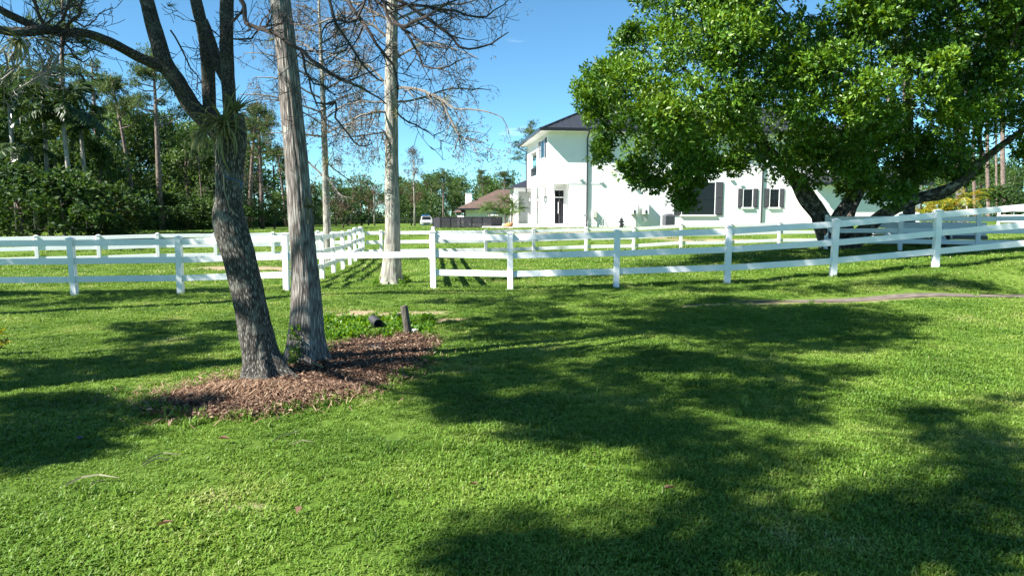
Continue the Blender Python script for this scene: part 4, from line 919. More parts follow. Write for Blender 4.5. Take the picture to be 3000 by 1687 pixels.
# twigs from the left limb: hanging arcs, plus thin uprights
hang = [[(190,97,YO-.9,8),(195,130,YO-.95,7),(225,165,YO-1,5),(245,180,YO-1,4),(265,168,YO-1,2.5)],
        [(225,112,YO-.8,6),(250,138,YO-.85,5),(285,152,YO-.9,4),(318,160,YO-.9,2.5)],
        [(190,97,YO-.9,9),(205,70,YO-.95,8),(225,40,YO-1,8),(240,0,YO-1,7),(250,-40,YO-1,6)],
        [(160,80,YO-1,6),(195,30,YO-1,8),(205,-20,YO-1,8)],
        [(200,50,YO-1,6),(230,70,YO-1,5),(262,76,YO-1,4),(290,40,YO-1,3),(330,22,YO-1,2)],
        [(140,95,YO-1,8),(110,40,YO-1.1,9),(95,-20,YO-1.1,8)],
        [(120,90,YO-1,7),(150,60,YO-1.1,6),(185,30,YO-1.1,5),(230,5,YO-1.1,4)]]
for c in hang: polytwig(tw, rg, opix(c), 5, (.12,.35), 1, .1, tips=None, down=.2)
for k in range(26):
    px = rg.uniform(20, 240); c = limb_left[7]; p = P(px, 92, YO-1.0)-O_
    twig(tw, rg, p, Vector((rg.gauss(0,.6), rg.gauss(0,.5), rg.uniform(-.9,.9))), rg.uniform(.18,.45), .006, 1, .12)
tw.build('twigs', M['twig'], oak, bark=False)
tw2 = MB()
for k in range(13):
    px = rg.uniform(-10, 190); py = rg.uniform(95, 150); y = YO-1.1+rg.uniform(-.2,.2)
    ex, ey = px+rg.uniform(-110,60), py+rg.uniform(60,150)
    polytwig(tw2, rg, opix([(px,py,y,6),(px+rg.uniform(10,45),(py*.6+ey*.4),y,6),((px+ex)/2+15,(py*.25+ey*.75),y,5),(ex,ey,y,3)]), 4, (.12,.35), 1, .10, down=.2)
tw2.build('dry_twigs', M['twigbare'], oak)
# pale twig and blue cord on the trunk
MB().tube([P(655,510,YO-.22)-O_, P(658,560,YO-.24)-O_, P(672,610,YO-.24)-O_, P(698,636,YO-.23)-O_], [.007,.006,.005,.004], 5).build('dead_shoot', M['drypod'], oak)
cord = empty('blue_cord', P(690,520,YO-.2)-O_); cord.parent = oak; cord['label'] = 'thin blue cord tied round the dark trunk'; c0 = P(690,520,YO-.2)
ck = [(650,512),(672,522),(700,532),(716,536)]
MB().tube([P(x,y,YO-.21+.03*abs(x-683)/33)-c0 for x, y in ck], .004, 5).build('loop', M['rope'], cord); MB().tube([P(707,533,YO-.21)-c0, P(709,545,YO-.22)-c0, P(706,552,YO-.22)-c0], .006, 5).build('knot', M['rope'], cord)
# air plants on the dark tree
air_plant(P(655,372,YO-.24), 1.0, 80, 1, 'large spiky air plant in the main fork of the dark bare tree', (-.1,-.6,.15), 1.1)
air_plant(P(690,330,YO-.2), .80, 42, 2, 'upright spiky air plant at the foot of the right limb', (.25,-.4,.9), .7)
air_plant(P(600,385,YO-.22), .66, 32, 12, 'hanging spiky air plant left below the main fork', (-.6,-.5,-.5), .8)
air_plant(P(498,258,YO-.25), .34, 16, 3, 'small spiky air plant on the left limb', (-.9,-.3,.2), .8)
air_plant(P(492,20,YO-.15), .30, 16, 4, 'small spiky air plant at the top right of the left limb', (.8,-.3,.3), .8)
air_plant(P(60,118,YO-1.25), .62, 44, 5, 'dark shaggy air plant at the left edge of the picture', (-.3,-.4,-.5), 1.1)
air_plant(P(140,112,YO-1.05), .36, 40, 6, 'pale curly air plant tangle on the long left limb', (.1,-.3,-.3), 1.3)
air_plant(P(1060,255,YO-.85), .20, 26, 7, 'round spiky air plant on the drooping middle branch', (0,-.3,.1), 1.4)
air_plant(P(950,190,YO-.6), .15, 18, 8, 'small spiky air plant at the branch joint right of the cypress', (.4,-.3,.3), 1.3)
for i in range(16):
    c = mains[rg.randrange(0, 9)]; q = c[rg.randrange(2, len(c)-1)]
    o = link('moss_tuft', tuft_mesh('moss_tuft', 100+i, rg.uniform(.06,.11), 26, M['moss']), None, oak, loc=P(q[0], q[1], q[2])-O_)

# ================================================================== near cypress
cb = G(898, 1062); YCY = cb.y
cyp = empty('cypress_tree', cb, 0, 'grey cypress trunk with wide ridged base standing in the leaf bed', 'tree')
def lp(c, b, k=1): return [(x-b.x, y-b.y, z-b.z, r*k) for x, y, z, r in pix(c)]
trunk('trunk', lp([(900,1068,YCY,150),(898,1030,YCY,132),(897,985,YCY,118),(898,930,YCY,108),(897,870,YCY,98),(894,800,YCY,88),(886,700,YCY,82),(878,580,YCY,79),(868,460,YCY,76),(856,340,YCY,72),(843,200,YCY,67),(830,80,YCY,64),(820,0,YCY,62),(805,-150,YCY,56),(790,-330,YCY,46),(775,-600,YCY,30),(765,-850,YCY,12)], cb, .86),
      M['bark_cyp'], cyp, 110, .018, .0085, (34, 1.1), butt=(6,.62,.26,1.0), seed=5, lump=.04)
tw = MB(); lq = []; rg = random.Random(8)
for k in range(22):   # upper branches, mostly above the picture, with feathery leaves
    py = rg.uniform(-840,-430); a = rg.uniform(0, 6.283); p = P(775, py, YCY)-Vector(cb); tips = []
    twig(tw, rg, p, Vector((math.cos(a), math.sin(a), rg.uniform(.1,.6))), rg.uniform(1.0,1.9), .022, 2, .05, .1, 5, (4,6), tips)
    lq += [t[0] for t in tips]
tw.build('branches', M['twig'], cyp)
rs = np.random.RandomState(3); C = np.array([tuple(v) for v in lq])
link('crown', quad_mesh('crown', clump_leaves(rs, C, np.full((len(C),3), .24), 16, 3, .11, .035), M['leaf_wood']), None, cyp)
air_plant(P(905,610,YCY-.2), .52, 40, 9, 'spiky air plant half way up the grey cypress trunk', (.3,-.7,.4), .75)
air_plant(P(803,115,YCY), .42, 26, 10, 'pale drooping air plant at the left of the cypress trunk top', (-.9,-.2,-.1), .7)
# ivy and weeds at the cypress foot: leaves on the bark
def weeds(name, label, cs, seed, L=.05, W=.035, n=14, mt='leaf_weed', h=.1, cat='weeds'):
    rs = np.random.RandomState(seed); C = np.array(cs)
    tag(link(name, quad_mesh(name, clump_leaves(rs, C, np.tile([.07,.07,h], (len(C),1)), n, 4, L, W, up=.6), M[mt]), None), label, cat, kind='stuff')
iv = []
for k in range(15):
    p = P(rg.uniform(855,876), 1066-110*rg.random()**1.6, YCY-.30+.04*rg.random()); iv.append(tuple(p))
weeds('ivy', 'green creeper climbing the foot of the grey cypress', iv, 2, .032, .026, 5, h=.06, cat='creeper')
cs = []
for k in range(170):
    px, py = rg.uniform(940,1270), rg.uniform(936,1000)
    if (px-1105)**2 < 26**2 and py < 985 and py > 940: 
        if rg.random() < .8: continue
    if py > 988-.0*px and px > 1170: continue
    p = G(px, py); cs.append((p.x, p.y, p.z+.03))
weeds('swale_weeds', 'bright leafy weeds round the drain pipe', cs, 7, .065, .04, 12, h=.07)
cs = [(lambda p: (p.x, p.y, p.z+.05))(on(P(px,800,17.0).x, 16.75+.5*rg.random())) for px in [rg.uniform(1100,1195) for _ in range(34)]]
weeds('trunk_weeds', 'low weeds round the foot of the pale cypress behind the fence', cs, 9, .07, .045, 12, h=.10)

# ================================================================== pale cypress behind the front fence
Y3 = 17.0; c3 = on(P(1147,800,Y3).x, Y3); rg = random.Random(21)
cy3 = empty('cypress_tree', c3, 0, 'tall pale cypress with wispy branches just behind the front fence', 'tree')
trunk('trunk', lp([(1147,836,Y3,76),(1147,812,Y3,63),(1148,780,Y3,56),(1149,730,Y3,48),(1150,650,Y3,43),(1148,540,Y3,40),(1147,400,Y3,38),(1146,250,Y3,36),(1148,120,Y3,33),(1150,0,Y3,30),(1152,-200,Y3,24),(1153,-420,Y3,12)], c3), M['bark_cyp_far'], cy3, 64, .03, .010, (18, .8), butt=(6,.3,.3,.4), seed=8, lump=.04)
tw = MB(); tips = []; B3 = [
 [(1160,258,Y3,9),(1220,262,Y3-.3,9),(1290,290,Y3-.6,8),(1330,318,Y3-.8,6),(1400,322,Y3-1,5),(1470,345,Y3-1.2,3),(1490,395,Y3-1.2,2)],
 [(1290,290,Y3-.6,7),(1320,350,Y3-.7,7),(1345,395,Y3-.8,6),(1375,410,Y3-.8,4),(1400,405,Y3-.9,2)],
 [(1160,300,Y3,6),(1230,290,Y3+.4,6),(1310,262,Y3+.7,5),(1380,262,Y3+.9,4),(1440,262,Y3+1,2)],
 [(1135,330,Y3,8),(1090,328,Y3-.4,7),(1045,345,Y3-.7,6),(1010,380,Y3-.9,4),(1000,430,Y3-1,2)],
 [(1135,250,Y3,7),(1075,190,Y3+.3,6),(1010,180,Y3+.6,5),(950,150,Y3+.8,3)],
 [(1160,170,Y3,7),(1240,130,Y3-.3,6),(1320,140,Y3-.5,4),(1400,170,Y3-.7,2)],
 [(1140,110,Y3,8),(1060,60,Y3,7),(980,55,Y3,5),(900,80,Y3,3)],
 [(1140,60,Y3,8),(1040,10,Y3+.4,7),(940,-10,Y3+.6,5),(840,-40,Y3+.7,3)],
 [(1160,60,Y3,8),(1260,20,Y3+.4,7),(1360,10,Y3+.5,5),(1450,-20,Y3+.6,3)],
 [(1135,300,Y3,6),(1040,300,Y3+.6,5),(960,330,Y3+.9,3)],
 [(1135,385,Y3,5),(1085,395,Y3-.5,5),(1030,400,Y3-.8,4),(985,405,Y3-.9,2)]]
for c in B3: polytwig(tw, rg, lp(c, c3), 14, (.3,.8), 1, -.14, 5, tips, .1, .6, minr=.0045)
for k in range(40):
    py = rg.uniform(-420,-40); a = rg.uniform(0,6.283); twig(tw, rg, P(1151,py,Y3)-Vector(c3), Vector((math.cos(a),math.sin(a),.15)), rg.uniform(1.5,3.0), .03, 2, .0, .1, 5, (3,5), tips)
tw.build('branches', M['twigbare'], cy3)
C = np.array([tuple(t[0]) for t in tips]); rs = np.random.RandomState(9)
link('crown', quad_mesh('crown', clump_leaves(rs, C-[0,0,.12], np.tile([.07,.07,.16],(len(C),1)), 3, 3, .10, .018, up=-.9), M['leaf_brown']), None, cy3)
for i, (px, py, s) in enumerate(((1345,390,.34),(1290,295,.30),(1310,300,.22),(1100,325,.22),(1165,335,.2),(1320,262,.16),(1020,385,.2),(1060,200,.25),(1225,135,.2))):
    o = link('moss_tuft', tuft_mesh('moss_tuft', 50+i, s, 60, M['leaf_air' if i % 2 == 0 else 'moss']), None, cy3, loc=P(px,py,Y3-.5)-Vector(c3))

# ================================================================== slim cypress by the side fence
Y4 = 27.0; c4 = on(P(960,740,Y4).x, Y4); rg = random.Random(33)
cy4 = empty('cypress_tree', c4, 0, 'slim pinkish cypress with rusty wisps beside the lane fence', 'tree')
trunk('trunk', lp([(960,764,Y4,34),(959,735,Y4,26),(958,660,Y4,22),(955,560,Y4,19),(952,450,Y4,17),(948,340,Y4,15),(943,220,Y4,12),(938,100,Y4,9),(934,0,Y4,6),(932,-60,Y4,4)], c4), M['bark_cyp_far'], cy4, 32, .06, .012, (10, .7), butt=(5,.3,.5,.2), seed=11, lump=.04)
tw = MB(); tips = []
for k, (py, dx, dy) in enumerate([(520,-90,-60),(505,70,70),(470,110,60),(400,-150,-10),(395,130,-40),(365,-170,-70),(355,120,-60),(330,-220,-50),(310,150,-40),(290,-180,-60),(270,120,-50),(250,-210,-90),(230,130,-50),(205,-150,-60),(180,120,-40),(160,-120,-50),(130,100,-40),(100,-100,-30),(70,90,-30),(40,-60,-20)]):
    x0 = 950-(520-py)*.03; yy = Y4+rg.uniform(-1.5,1.5)
    polytwig(tw, rg, lp([(x0,py,Y4,6),(x0+dx*.4,py+dy*.6,(Y4+yy)/2,5),(x0+dx*.75,py+dy,yy,4),(x0+dx*1.1,py+dy*1.05,yy,2)], c4), 9, (.3,.9), 1, -.05, 4, tips, .15, .3, minr=.006)
tw.build('branches', M['twigbare'], cy4)
C = np.array([tuple(t[0]) for t in tips]); rs = np.random.RandomState(19)
link('crown', quad_mesh('crown', clump_leaves(rs, C-[0,0,.12], np.tile([.10,.10,.18],(len(C),1)), 4, 3, .12, .024, up=-.8), M['leaf_brown']), None, cy4)
for i, (px, py, s) in enumerate(((963,478,.5),(915,370,.42),(905,200,.4),(1000,150,.4))):
    link('moss_tuft', tuft_mesh('moss_tuft', 70+i, s, 70, M['leaf_air']), None, cy4, loc=P(px,py,Y4-.3)-Vector(c4))

# ================================================================== big broadleaf tree on the right
YT = 24.0; bb = on(P(2445,740,YT).x, YT); rg = random.Random(55)
big = empty('broadleaf_tree', bb, 0, 'wide spreading green tree with several dark trunks behind the right fence', 'tree')
def bp_(c): return lp(c, bb, .7)
for c in ([(2440,752,YT,120),(2440,715,YT,108),(2425,680,YT,96),(2410,650,YT,76),(2392,610,YT-.2,56),(2360,560,YT-.5,52),(2320,515,YT-.8,48),(2260,450,YT-1.2,42),(2195,385,YT-1.7,36),(2100,300,YT-2.3,26),(2000,200,YT-2.8,14)],
          [(2430,700,YT-.3,60),(2390,640,YT-.5,30),(2350,590,YT-.6,28),(2320,530,YT-.9,26),(2270,470,YT-1.4,20),(2220,440,YT-1.8,12)],
          [(2445,690,YT-.1,80),(2455,640,YT,56),(2480,600,YT+.1,46),(2498,555,YT+.2,40),(2500,480,YT+.4,34),(2480,360,YT+.6,28),(2430,200,YT+.8,16),(2400,50,YT+.9,8)],
          [(2480,735,YT+.4,70),(2482,680,YT+.6,48),(2490,620,YT+.8,42),(2520,560,YT+1,38),(2560,470,YT+1.4,32),(2600,330,YT+1.8,22),(2620,150,YT+2,10)],
          [(2470,750,YT-.1,90),(2510,700,YT-.4,72),(2560,650,YT-.8,56),(2620,610,YT-1.2,50),(2690,582,YT-1.6,46),(2760,560,YT-2,40),(2820,530,YT-2.3,34),(2870,480,YT-2.5,30),(2930,430,YT-2.7,26),(3010,370,YT-2.9,20),(3100,280,YT-3,10)],
          [(2700,580,YT-1.5,34),(2760,575,YT-1.7,26),(2810,545,YT-2,22)],
          [(2260,450,YT-1.2,24),(2200,330,YT-.8,18),(2160,180,YT-.5,9)],
          [(2490,500,YT+.4,24),(2560,380,YT-.4,18),(2680,280,YT-1,10)],
          [(2880,470,YT-2.5,20),(2860,360,YT-2,14),(2820,240,YT-1.6,8)]):
    trunk('limb' if c[0][3] < 100 else 'trunk', bp_(c), M['bark_big'], big, 28, .07, .012, (8,1.5), seed=int(c[1][0])%17, lump=.07, sink=.1 if c[0][1] > 733 else 0)
OUT = [(1672,262),(1705,225),(1740,190),(1765,150),(1800,110),(1838,60),(1870,0),(1880,-120),(1960,-300),(2150,-420),(2500,-480),(2900,-440),(3200,-300),(3330,-50),(3350,250),(3260,430),(3100,500),(3000,470),(2930,400),(2900,440),(2855,540),(2800,530),(2770,500),(2710,545),(2670,585),(2610,600),(2560,575),(2500,545),(2440,560),(2350,560),(2280,530),(2180,500),(2120,505),(2085,545),(2030,590),(1985,575),(1950,540),(1900,555),(1850,540),(1815,500),(1780,470),(1800,430),(1765,400),(1760,470),(1735,420),(1735,380),(1700,330),(1690,300)]
rs = np.random.RandomState(12); cc = []; rr_ = []
o = np.array(OUT, float); cxo, cyo = 2500, 100
def edged(px, py):
    d = 1e9
    for i in range(len(o)):
        a, b = o[i], o[(i+1) % len(o)]; t = np.clip(((px-a[0])*(b[0]-a[0])+(py-a[1])*(b[1]-a[1]))/((b-a)**2).sum(), 0, 1); q = a+(b-a)*t; d = min(d, math.hypot(px-q[0], py-q[1]))
    return d
n = 0
while n < 600:
    px, py = rs.uniform(1670,3350), rs.uniform(-480,600)
    if not inside(OUT, np.array([px]), np.array([py]))[0]: continue
    e = edged(px, py)
    if (px-2390)**2/75**2+(py-5)**2/95**2 < 1: continue          # gap of sky
    if (px-2060)**2/40**2+(py-35)**2/30**2 < 1 and rs.rand() < .6: continue
    if (px-2885)**2/45**2+(py-425)**2/45**2 < 1: continue
    rad = rs.uniform(.45,1.0)*(1 if e > 45 else .62)
    if e < rad*80*.55: continue
    D = 5.2*math.sqrt(max(0, 1-(1-min(e/330, 1))**2)) + .5
    side = -1 if rs.rand() < .68 else 1
    Y = YT-.6 + side*D*(rs.uniform(.72,1.0) if rs.rand() < .7 else rs.uniform(0,.7)) + rs.normal()*.25
    if py > 400: Y = YT-1.2+rs.normal()*2.0
    p = P(px, py, Y); s = Y/YT
    cc.append(tuple(p-Vector(bb))); rr_.append((rad*s*1.1, rad*s*1.1, rad*s*.72)); n += 1
for px, py in ((1990,570),(2030,545),(1960,530),(2065,505),(2000,510),(1880,525),(1850,495),(1920,540),(2010,595),(2560,570),(2610,585),(2480,555),(1722,300),(1742,340),(1765,425),(1760,455),(1772,390),(1705,265),(2845,500),(2820,520),(2160,490),(2110,480)):
    p = P(px, py, YT-2.2+rs.normal()*.8); cc.append(tuple(p-Vector(bb))); q_ = rs.uniform(.28,.42); rr_.append((q_, q_, q_*.8))
Q = clump_leaves(rs, cc, rr_, 96, 6, .142, .066, up=.55, spread=.75, shell=.55)
link('crown', quad_mesh('crown', Q, M['leaf_big']), None, big)
tw = MB()
for i in range(0, len(cc), 3):
    if cc[i][2] < 4.2: continue
    p = Vector(cc[i]); q = p+Vector((rg.uniform(-.8,.8)+(0-p.x)*.12, rg.uniform(-.5,.5)-p.y*.12, -.9)); tw.tube([q, (p+q)/2+Vector((rg.gauss(0,.1),rg.gauss(0,.1),.1)), p], [.03,.022,.01], 4, cap=False)
tag(tw.build('branches', M['bark_big'], big), kind='stuff')
# dark leafless trunks standing right behind it
def pole_tree(ctrl, label, mt, seed, name='pine_tree', sides=24):
    b = on(P(ctrl[0][0], 700, ctrl[0][2]).x, ctrl[0][2]); r = empty(name, b, 0, label, 'tree')
    c = lp(ctrl, b); c = [(0 if i == 0 else x, y, (0 if i == 0 else z), rr) for i, (x, y, z, rr) in enumerate(c)]
    trunk('trunk', c, M[mt], r, sides, .09, .012, (9,1.2), seed=seed, lump=.06); return r, b
# ================================================================== background trees
def shape_tree(seed, h, cr, cz, ncl, ros, per, L, W, mt, trunk_r, mtb='bark_pine', clr=(.35,.7), lean=0):
    """prototype (trunk mesh, crown mesh), base at the origin"""
    rg = random.Random(seed); rs = np.random.RandomState(seed); cs, rr = [], []
    for i in range(ncl):
        a = rg.uniform(0, 6.283); t = rg.random(); z = h*(cz+(1-cz)*t); e = math.sin(math.pi*min(1, .12+t*.88))**.6*cr*math.sqrt(rg.random())
        cs.append((e*math.cos(a)+lean*t, e*math.sin(a), z)); s = rg.uniform(*clr); rr.append((s*1.15, s*1.15, s*.8))
    crown = quad_mesh('crown', clump_leaves(rs, cs, rr, ros, per, L, W, up=.4), M[mt])
    mb = MB(); mb.tube([(0,0,-.2),(.05,0,h*.25),(.0,.08,h*.55),(lean*.6,0,h*.9)], [trunk_r*1.25, trunk_r, trunk_r*.75, trunk_r*.2], 8)
    for i in range(min(10, ncl)):
        c = Vector(cs[i]); q = Vector((0,0,c.z*.72)); mb.tube([q, (q+c)/2+Vector((0,0,-.15)), c], [trunk_r*.4, trunk_r*.28, trunk_r*.1], 5, cap=False)
    return mb.mesh('trunk', M[mtb], True, bark=True), crown
def pine_proto(seed, h, cr, cz, n, trunk_r, lean=.0):
    rg = random.Random(seed); rs = np.random.RandomState(seed); mb = MB(); top = Vector((lean,0,h))
    mb.tube([(0,0,-.3),(lean*.15,.05,h*.3),(lean*.5,0,h*.65),tuple(top)], [trunk_r*1.2,trunk_r,trunk_r*.75,trunk_r*.25], 10); cs, rr = [], []
    for i in range(n):
        t = rg.random()**.8; z = h*(cz+(1-cz)*t); a = rg.uniform(0,6.283); L = cr*(1.05-.75*t)*rg.uniform(.5,1.1); q = Vector((lean*z/h,0,z)); e = q+Vector((L*math.cos(a), L*math.sin(a), L*rg.uniform(.1,.55)))
        mid = (q+e)/2+Vector((0,0,-.1*L)); mb.tube([q, mid, e], [trunk_r*.28, trunk_r*.2, trunk_r*.06], 5, cap=False)
        for k in range(4):
            f = rg.uniform(.55,1.05); c = q.lerp(e, f)+Vector((rg.gauss(0,.25),rg.gauss(0,.25),rg.gauss(0,.15)+.1)); s = rg.uniform(.28,.6); cs.append(tuple(c)); rr.append((s*1.2,s*1.2,s*.6))
    return mb.mesh('trunk', M['bark_pine'], True, bark=True), quad_mesh('crown', clump_leaves(rs, cs, rr, 16, 6, .26, .05, up=.6, spread=.9, shell=.3), M['leaf_pine'])
PB = [shape_tree(200+i, 8, 2.7, .22, 46, 34, 4, .24, .11, 'leaf_wood', .13, clr=(.5,1.0)) for i in range(4)]
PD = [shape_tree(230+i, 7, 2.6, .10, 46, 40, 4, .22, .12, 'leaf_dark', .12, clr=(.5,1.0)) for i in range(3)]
PR = [shape_tree(260+i, 9, 2.0, .30, 40, 22, 4, .20, .06, 'leaf_brown', .14, 'bark_cyp_far', clr=(.4,.8)) for i in range(2)]
PM = shape_tree(280, 6, 2.4, .30, 44, 22, 4, .26, .03, 'moss', .12, 'bark_cyp_far', clr=(.3,.7))
PP = [pine_proto(300+i, 13, 2.9, .58, 20, .19, ln) for i, ln in enumerate((.0,-1.6,.8))]
SH = [shape_tree(330+i, 2.2, 1.5, .0, 30, 40, 4, .13, .07, 'leaf_dark', .04, clr=(.3,.55)) for i in range(2)]
SY = shape_tree(340, 2.4, 1.2, .0, 26, 34, 4, .20, .05, 'leaf_yellow', .04, clr=(.3,.5))
SG = shape_tree(341, 2.2, 1.3, .05, 22, 26, 4, .15, .09, 'leaf_dark', .04, clr=(.3,.5))
def put(proto, name, px, Y, h, h0, label, cat='tree', rz=0, grp=None, wide=1.0, py=None):
    b = on(P(px, 680, Y).x, Y); r = empty(name, b, rz, label, cat, grp); s = h/h0; r.scale = (s*wide, s*wide, s)
    link('trunk', proto[0], None, r); link('crown', proto[1], None, r); return r
def ht(py, Y, px=1500):  # tree height that reaches picture row py
    b = on(P(px,680,Y).x, Y); return P(px, py, Y).z-b.z
W_ = 'trees of the left wood'
put(PP[0], 'pine_tree', 476, 46, ht(150,46,476), 13, 'tall pine with a bare straight trunk standing before the left wood', rz=2.1, grp=W_, wide=.95)
put(PP[1], 'pine_tree', 398, 47, ht(215,47,398), 13, 'tall pine with a trunk leaning left beside the straight pine', rz=0, grp=W_, wide=.85)
put(PP[2], 'pine_tree', 195, 50, ht(-60,50,195), 13, 'very tall pine rising out of the picture above the palms', rz=1.0, grp=W_, wide=.8)
put(PP[2], 'pine_tree', 598, 50, ht(400,50,598), 13, 'slender pine with thin pole trunk left of the dark bare tree', rz=3.4, grp=W_, wide=.6)
put(PP[0], 'pine_tree', 300, 54, ht(185,54,300), 13, 'pine with ragged crown in the back of the left wood', rz=.7, grp=W_)
put(PP[0], 'pine_tree', 770, 60, ht(320,60,770), 13, 'dense pine behind the grey cypress trunk', rz=4.0, grp=W_, wide=1.15)
put(PP[1], 'pine_tree', 735, 63, ht(300,63,735), 13, 'round-topped pine just left of the grey cypress trunk', rz=2.6, grp=W_, wide=1.1)
put(PP[1], 'pine_tree', 840, 70, ht(430,70,840), 13, 'pine just right of the grey cypress trunk', rz=1.0, grp=W_, wide=1.0)
put(PB[0], 'broadleaf_tree', 555, 52, ht(385,52,555), 8, 'green broadleaf tree at the wood edge left of the dark trunk', rz=1, grp=W_)
put(PB[1], 'broadleaf_tree', 640, 54, ht(430,54,640), 8, 'green broadleaf tree partly hidden by the dark bare trunk', rz=2, grp=W_)
put(PB[2], 'broadleaf_tree', 480, 55, ht(350,55,480), 8, 'tall green broadleaf tree behind the straight pine', rz=3, grp=W_)
put(PB[3], 'broadleaf_tree', 380, 52, ht(330,52,380), 8, 'leafy green tree between the two leaning pines and the palms', rz=0, grp=W_)
put(PM, 'cypress_tree', 700, 50, ht(470,50,700), 6, 'grey mossy bare tree between the dark and grey trunks', grp=W_, wide=1.15)
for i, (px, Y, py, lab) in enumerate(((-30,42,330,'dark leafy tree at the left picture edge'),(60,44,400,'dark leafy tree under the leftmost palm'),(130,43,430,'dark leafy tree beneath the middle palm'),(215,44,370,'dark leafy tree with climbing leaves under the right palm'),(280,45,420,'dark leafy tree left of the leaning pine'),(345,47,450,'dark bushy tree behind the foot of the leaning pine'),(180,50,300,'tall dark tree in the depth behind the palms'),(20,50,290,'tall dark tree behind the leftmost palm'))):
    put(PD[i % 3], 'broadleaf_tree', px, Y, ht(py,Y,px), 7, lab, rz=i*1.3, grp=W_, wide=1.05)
S_ = 'shrubs along the left wood'
put(SG, 'shrub', 185, 33.5, 3.2, 2.2, 'light green leafy shrub above the left fence', 'shrub', .5, S_, 1.2)
put(SH[0], 'shrub', 60, 34.5, 3.4, 2.2, 'dark shrub at the left end of the wood edge', 'shrub', 1, S_, 1.4)
put(SH[1], 'shrub', 290, 36, 2.8, 2.2, 'low dark shrub in front of the leaning pine', 'shrub', 2, S_, 1.5)
put(SY, 'shrub', 345, 38, 2.6, 2.4, 'yellow-green shrub left of the leaning pine', 'shrub', 2.4, S_, .9)
put(SG, 'shrub', 305, 40, 4.9, 2.2, 'bright green round shrub standing above the yellow-green one', 'shrub', 3, S_, .55)
put(SH[0], 'shrub', 500, 47, 2.4, 2.2, 'low shrub right of the straight pine foot', 'shrub', 3, S_, 1.6)
put(SH[1], 'shrub', 640, 49, 2.6, 2.2, 'low shrub behind the middle of the dark trunk', 'shrub', 4, S_, 1.6)
put(SG, 'shrub', 1005, 62, 2.2, 2.2, 'rounded green bush on the field left of the pale cypress', 'shrub', 1, None, 1.5)
put(PB[1], 'broadleaf_tree', 805, 55, ht(560,55,805), 8, 'small leafy tree right behind the grey cypress', rz=2, wide=1.3)
# field trees in the middle distance
put(PR[0], 'cypress_tree', 1215, 84, ht(440,84,1215), 9, 'rusty-topped cypress with a bare pale trunk on the far field', rz=.6, wide=.85)
put(PR[1], 'cypress_tree', 1098, 88, ht(545,88,1098), 9, 'low rusty-brown tree left of the pale cypress trunk on the far field', rz=2, wide=1.25)
put(PP[0], 'pine_tree', 1300, 100, ht(497,100,1300), 13, 'pine right of the rusty-topped cypress', rz=2, wide=1.1)
put(PP[2], 'pine_tree', 1420, 98, ht(505,98,1420), 13, 'pine above the brown-roofed house', rz=3, wide=1.0)
put(PP[1], 'pine_tree', 1480, 96, ht(500,96,1480), 13, 'pine between the brown roof and the white house', rz=1.4, wide=1.0)
put(PP[0], 'pine_tree', 1552, 82, ht(362,82,1552), 13, 'tall pine whose crown shows left of the white house roof', rz=5, wide=1.05)
for i, (px, Y, py, lab) in enumerate(((905,88,545,'green tree at the left of the far tree line'),(985,92,520,'green tree behind the rounded field bush'),(1060,96,520,'dense green tree left of the pale cypress trunk'),(1165,98,540,'green tree seen right of the pale cypress trunk'),(1265,104,515,'dense green tree behind the rusty-topped cypress'),(1345,106,520,'green tree behind the dark pool fence'))):
    put(PB[i % 4], 'broadleaf_tree', px, Y, ht(py,Y,px), 8, lab, rz=i, grp='trees of the far tree line', wide=1.2)
# right background
put(PB[0], 'broadleaf_tree', 2960, 66, ht(500,66,2960), 8, 'green tree at the right edge behind the bare poles', rz=1, wide=1.2)
put(PB[2], 'broadleaf_tree', 2860, 72, ht(520,72,2860), 8, 'green tree behind the bare poles at the right', rz=2, wide=1.3)
put(PB[3], 'broadleaf_tree', 2720, 70, ht(480,70,2720), 8, 'green tree behind the garage end', rz=3, wide=1.2)
put(SG, 'shrub', 2925, 55, 2.6, 2.2, 'bright green shrub under the bare poles at the right', 'shrub', 1, None, 1.4)
for i, (c, lab, mt) in enumerate(((([(2665,718,26.5,34),(2664,640,26.5,31),(2662,520,26.5,30),(2660,350,26.5,27),(2655,100,26.5,22),(2650,-100,26.5,10)]), 'dark upright trunk behind the long low limb of the big tree', 'bark_big'),
        (([(2820,664,46,30),(2818,600,46,28),(2816,520,46,27),(2812,350,46,24),(2806,100,46,18),(2800,-50,46,8)]), 'dark bare trunk right of the yellow palm clump', 'bark_big'),
        (([(2853,660,62,9),(2853,500,62,8),(2852,300,62,7),(2850,150,62,4)]), 'thin pale pole trunk nearest the dark bare trunk', 'bark_pine'),
        (([(2893,655,62,11),(2893,500,62,10),(2892,300,62,9),(2890,100,62,5)]), 'pale pole trunk in the middle of the right-hand poles', 'bark_pine'),
        (([(2919,655,66,7),(2919,500,66,6),(2919,300,66,5),(2918,160,66,3)]), 'thinnest pole trunk of the right-hand poles', 'bark_pine'),
        (([(2938,652,60,13),(2938,500,60,12),(2937,300,60,11),(2936,80,60,6)]), 'reddish pole trunk rightmost of the bare poles', 'bark_pine'))):
    r, b = pole_tree(c, lab, mt, i+3)
    Yp = c[0][2]; rs = np.random.RandomState(400+i); k = 14; top = P(c[-1][0], c[-1][1], Yp)-Vector(b)
    cs = np.array(top)[None]+rs.normal(size=(k,3))*[1.3,1.3,1.1]; link('crown', quad_mesh('crown', clump_leaves(rs, cs, np.tile([.7,.7,.4],(k,1)), 26, 6, .26, .06, up=.5), M['leaf_pine']), None, r)

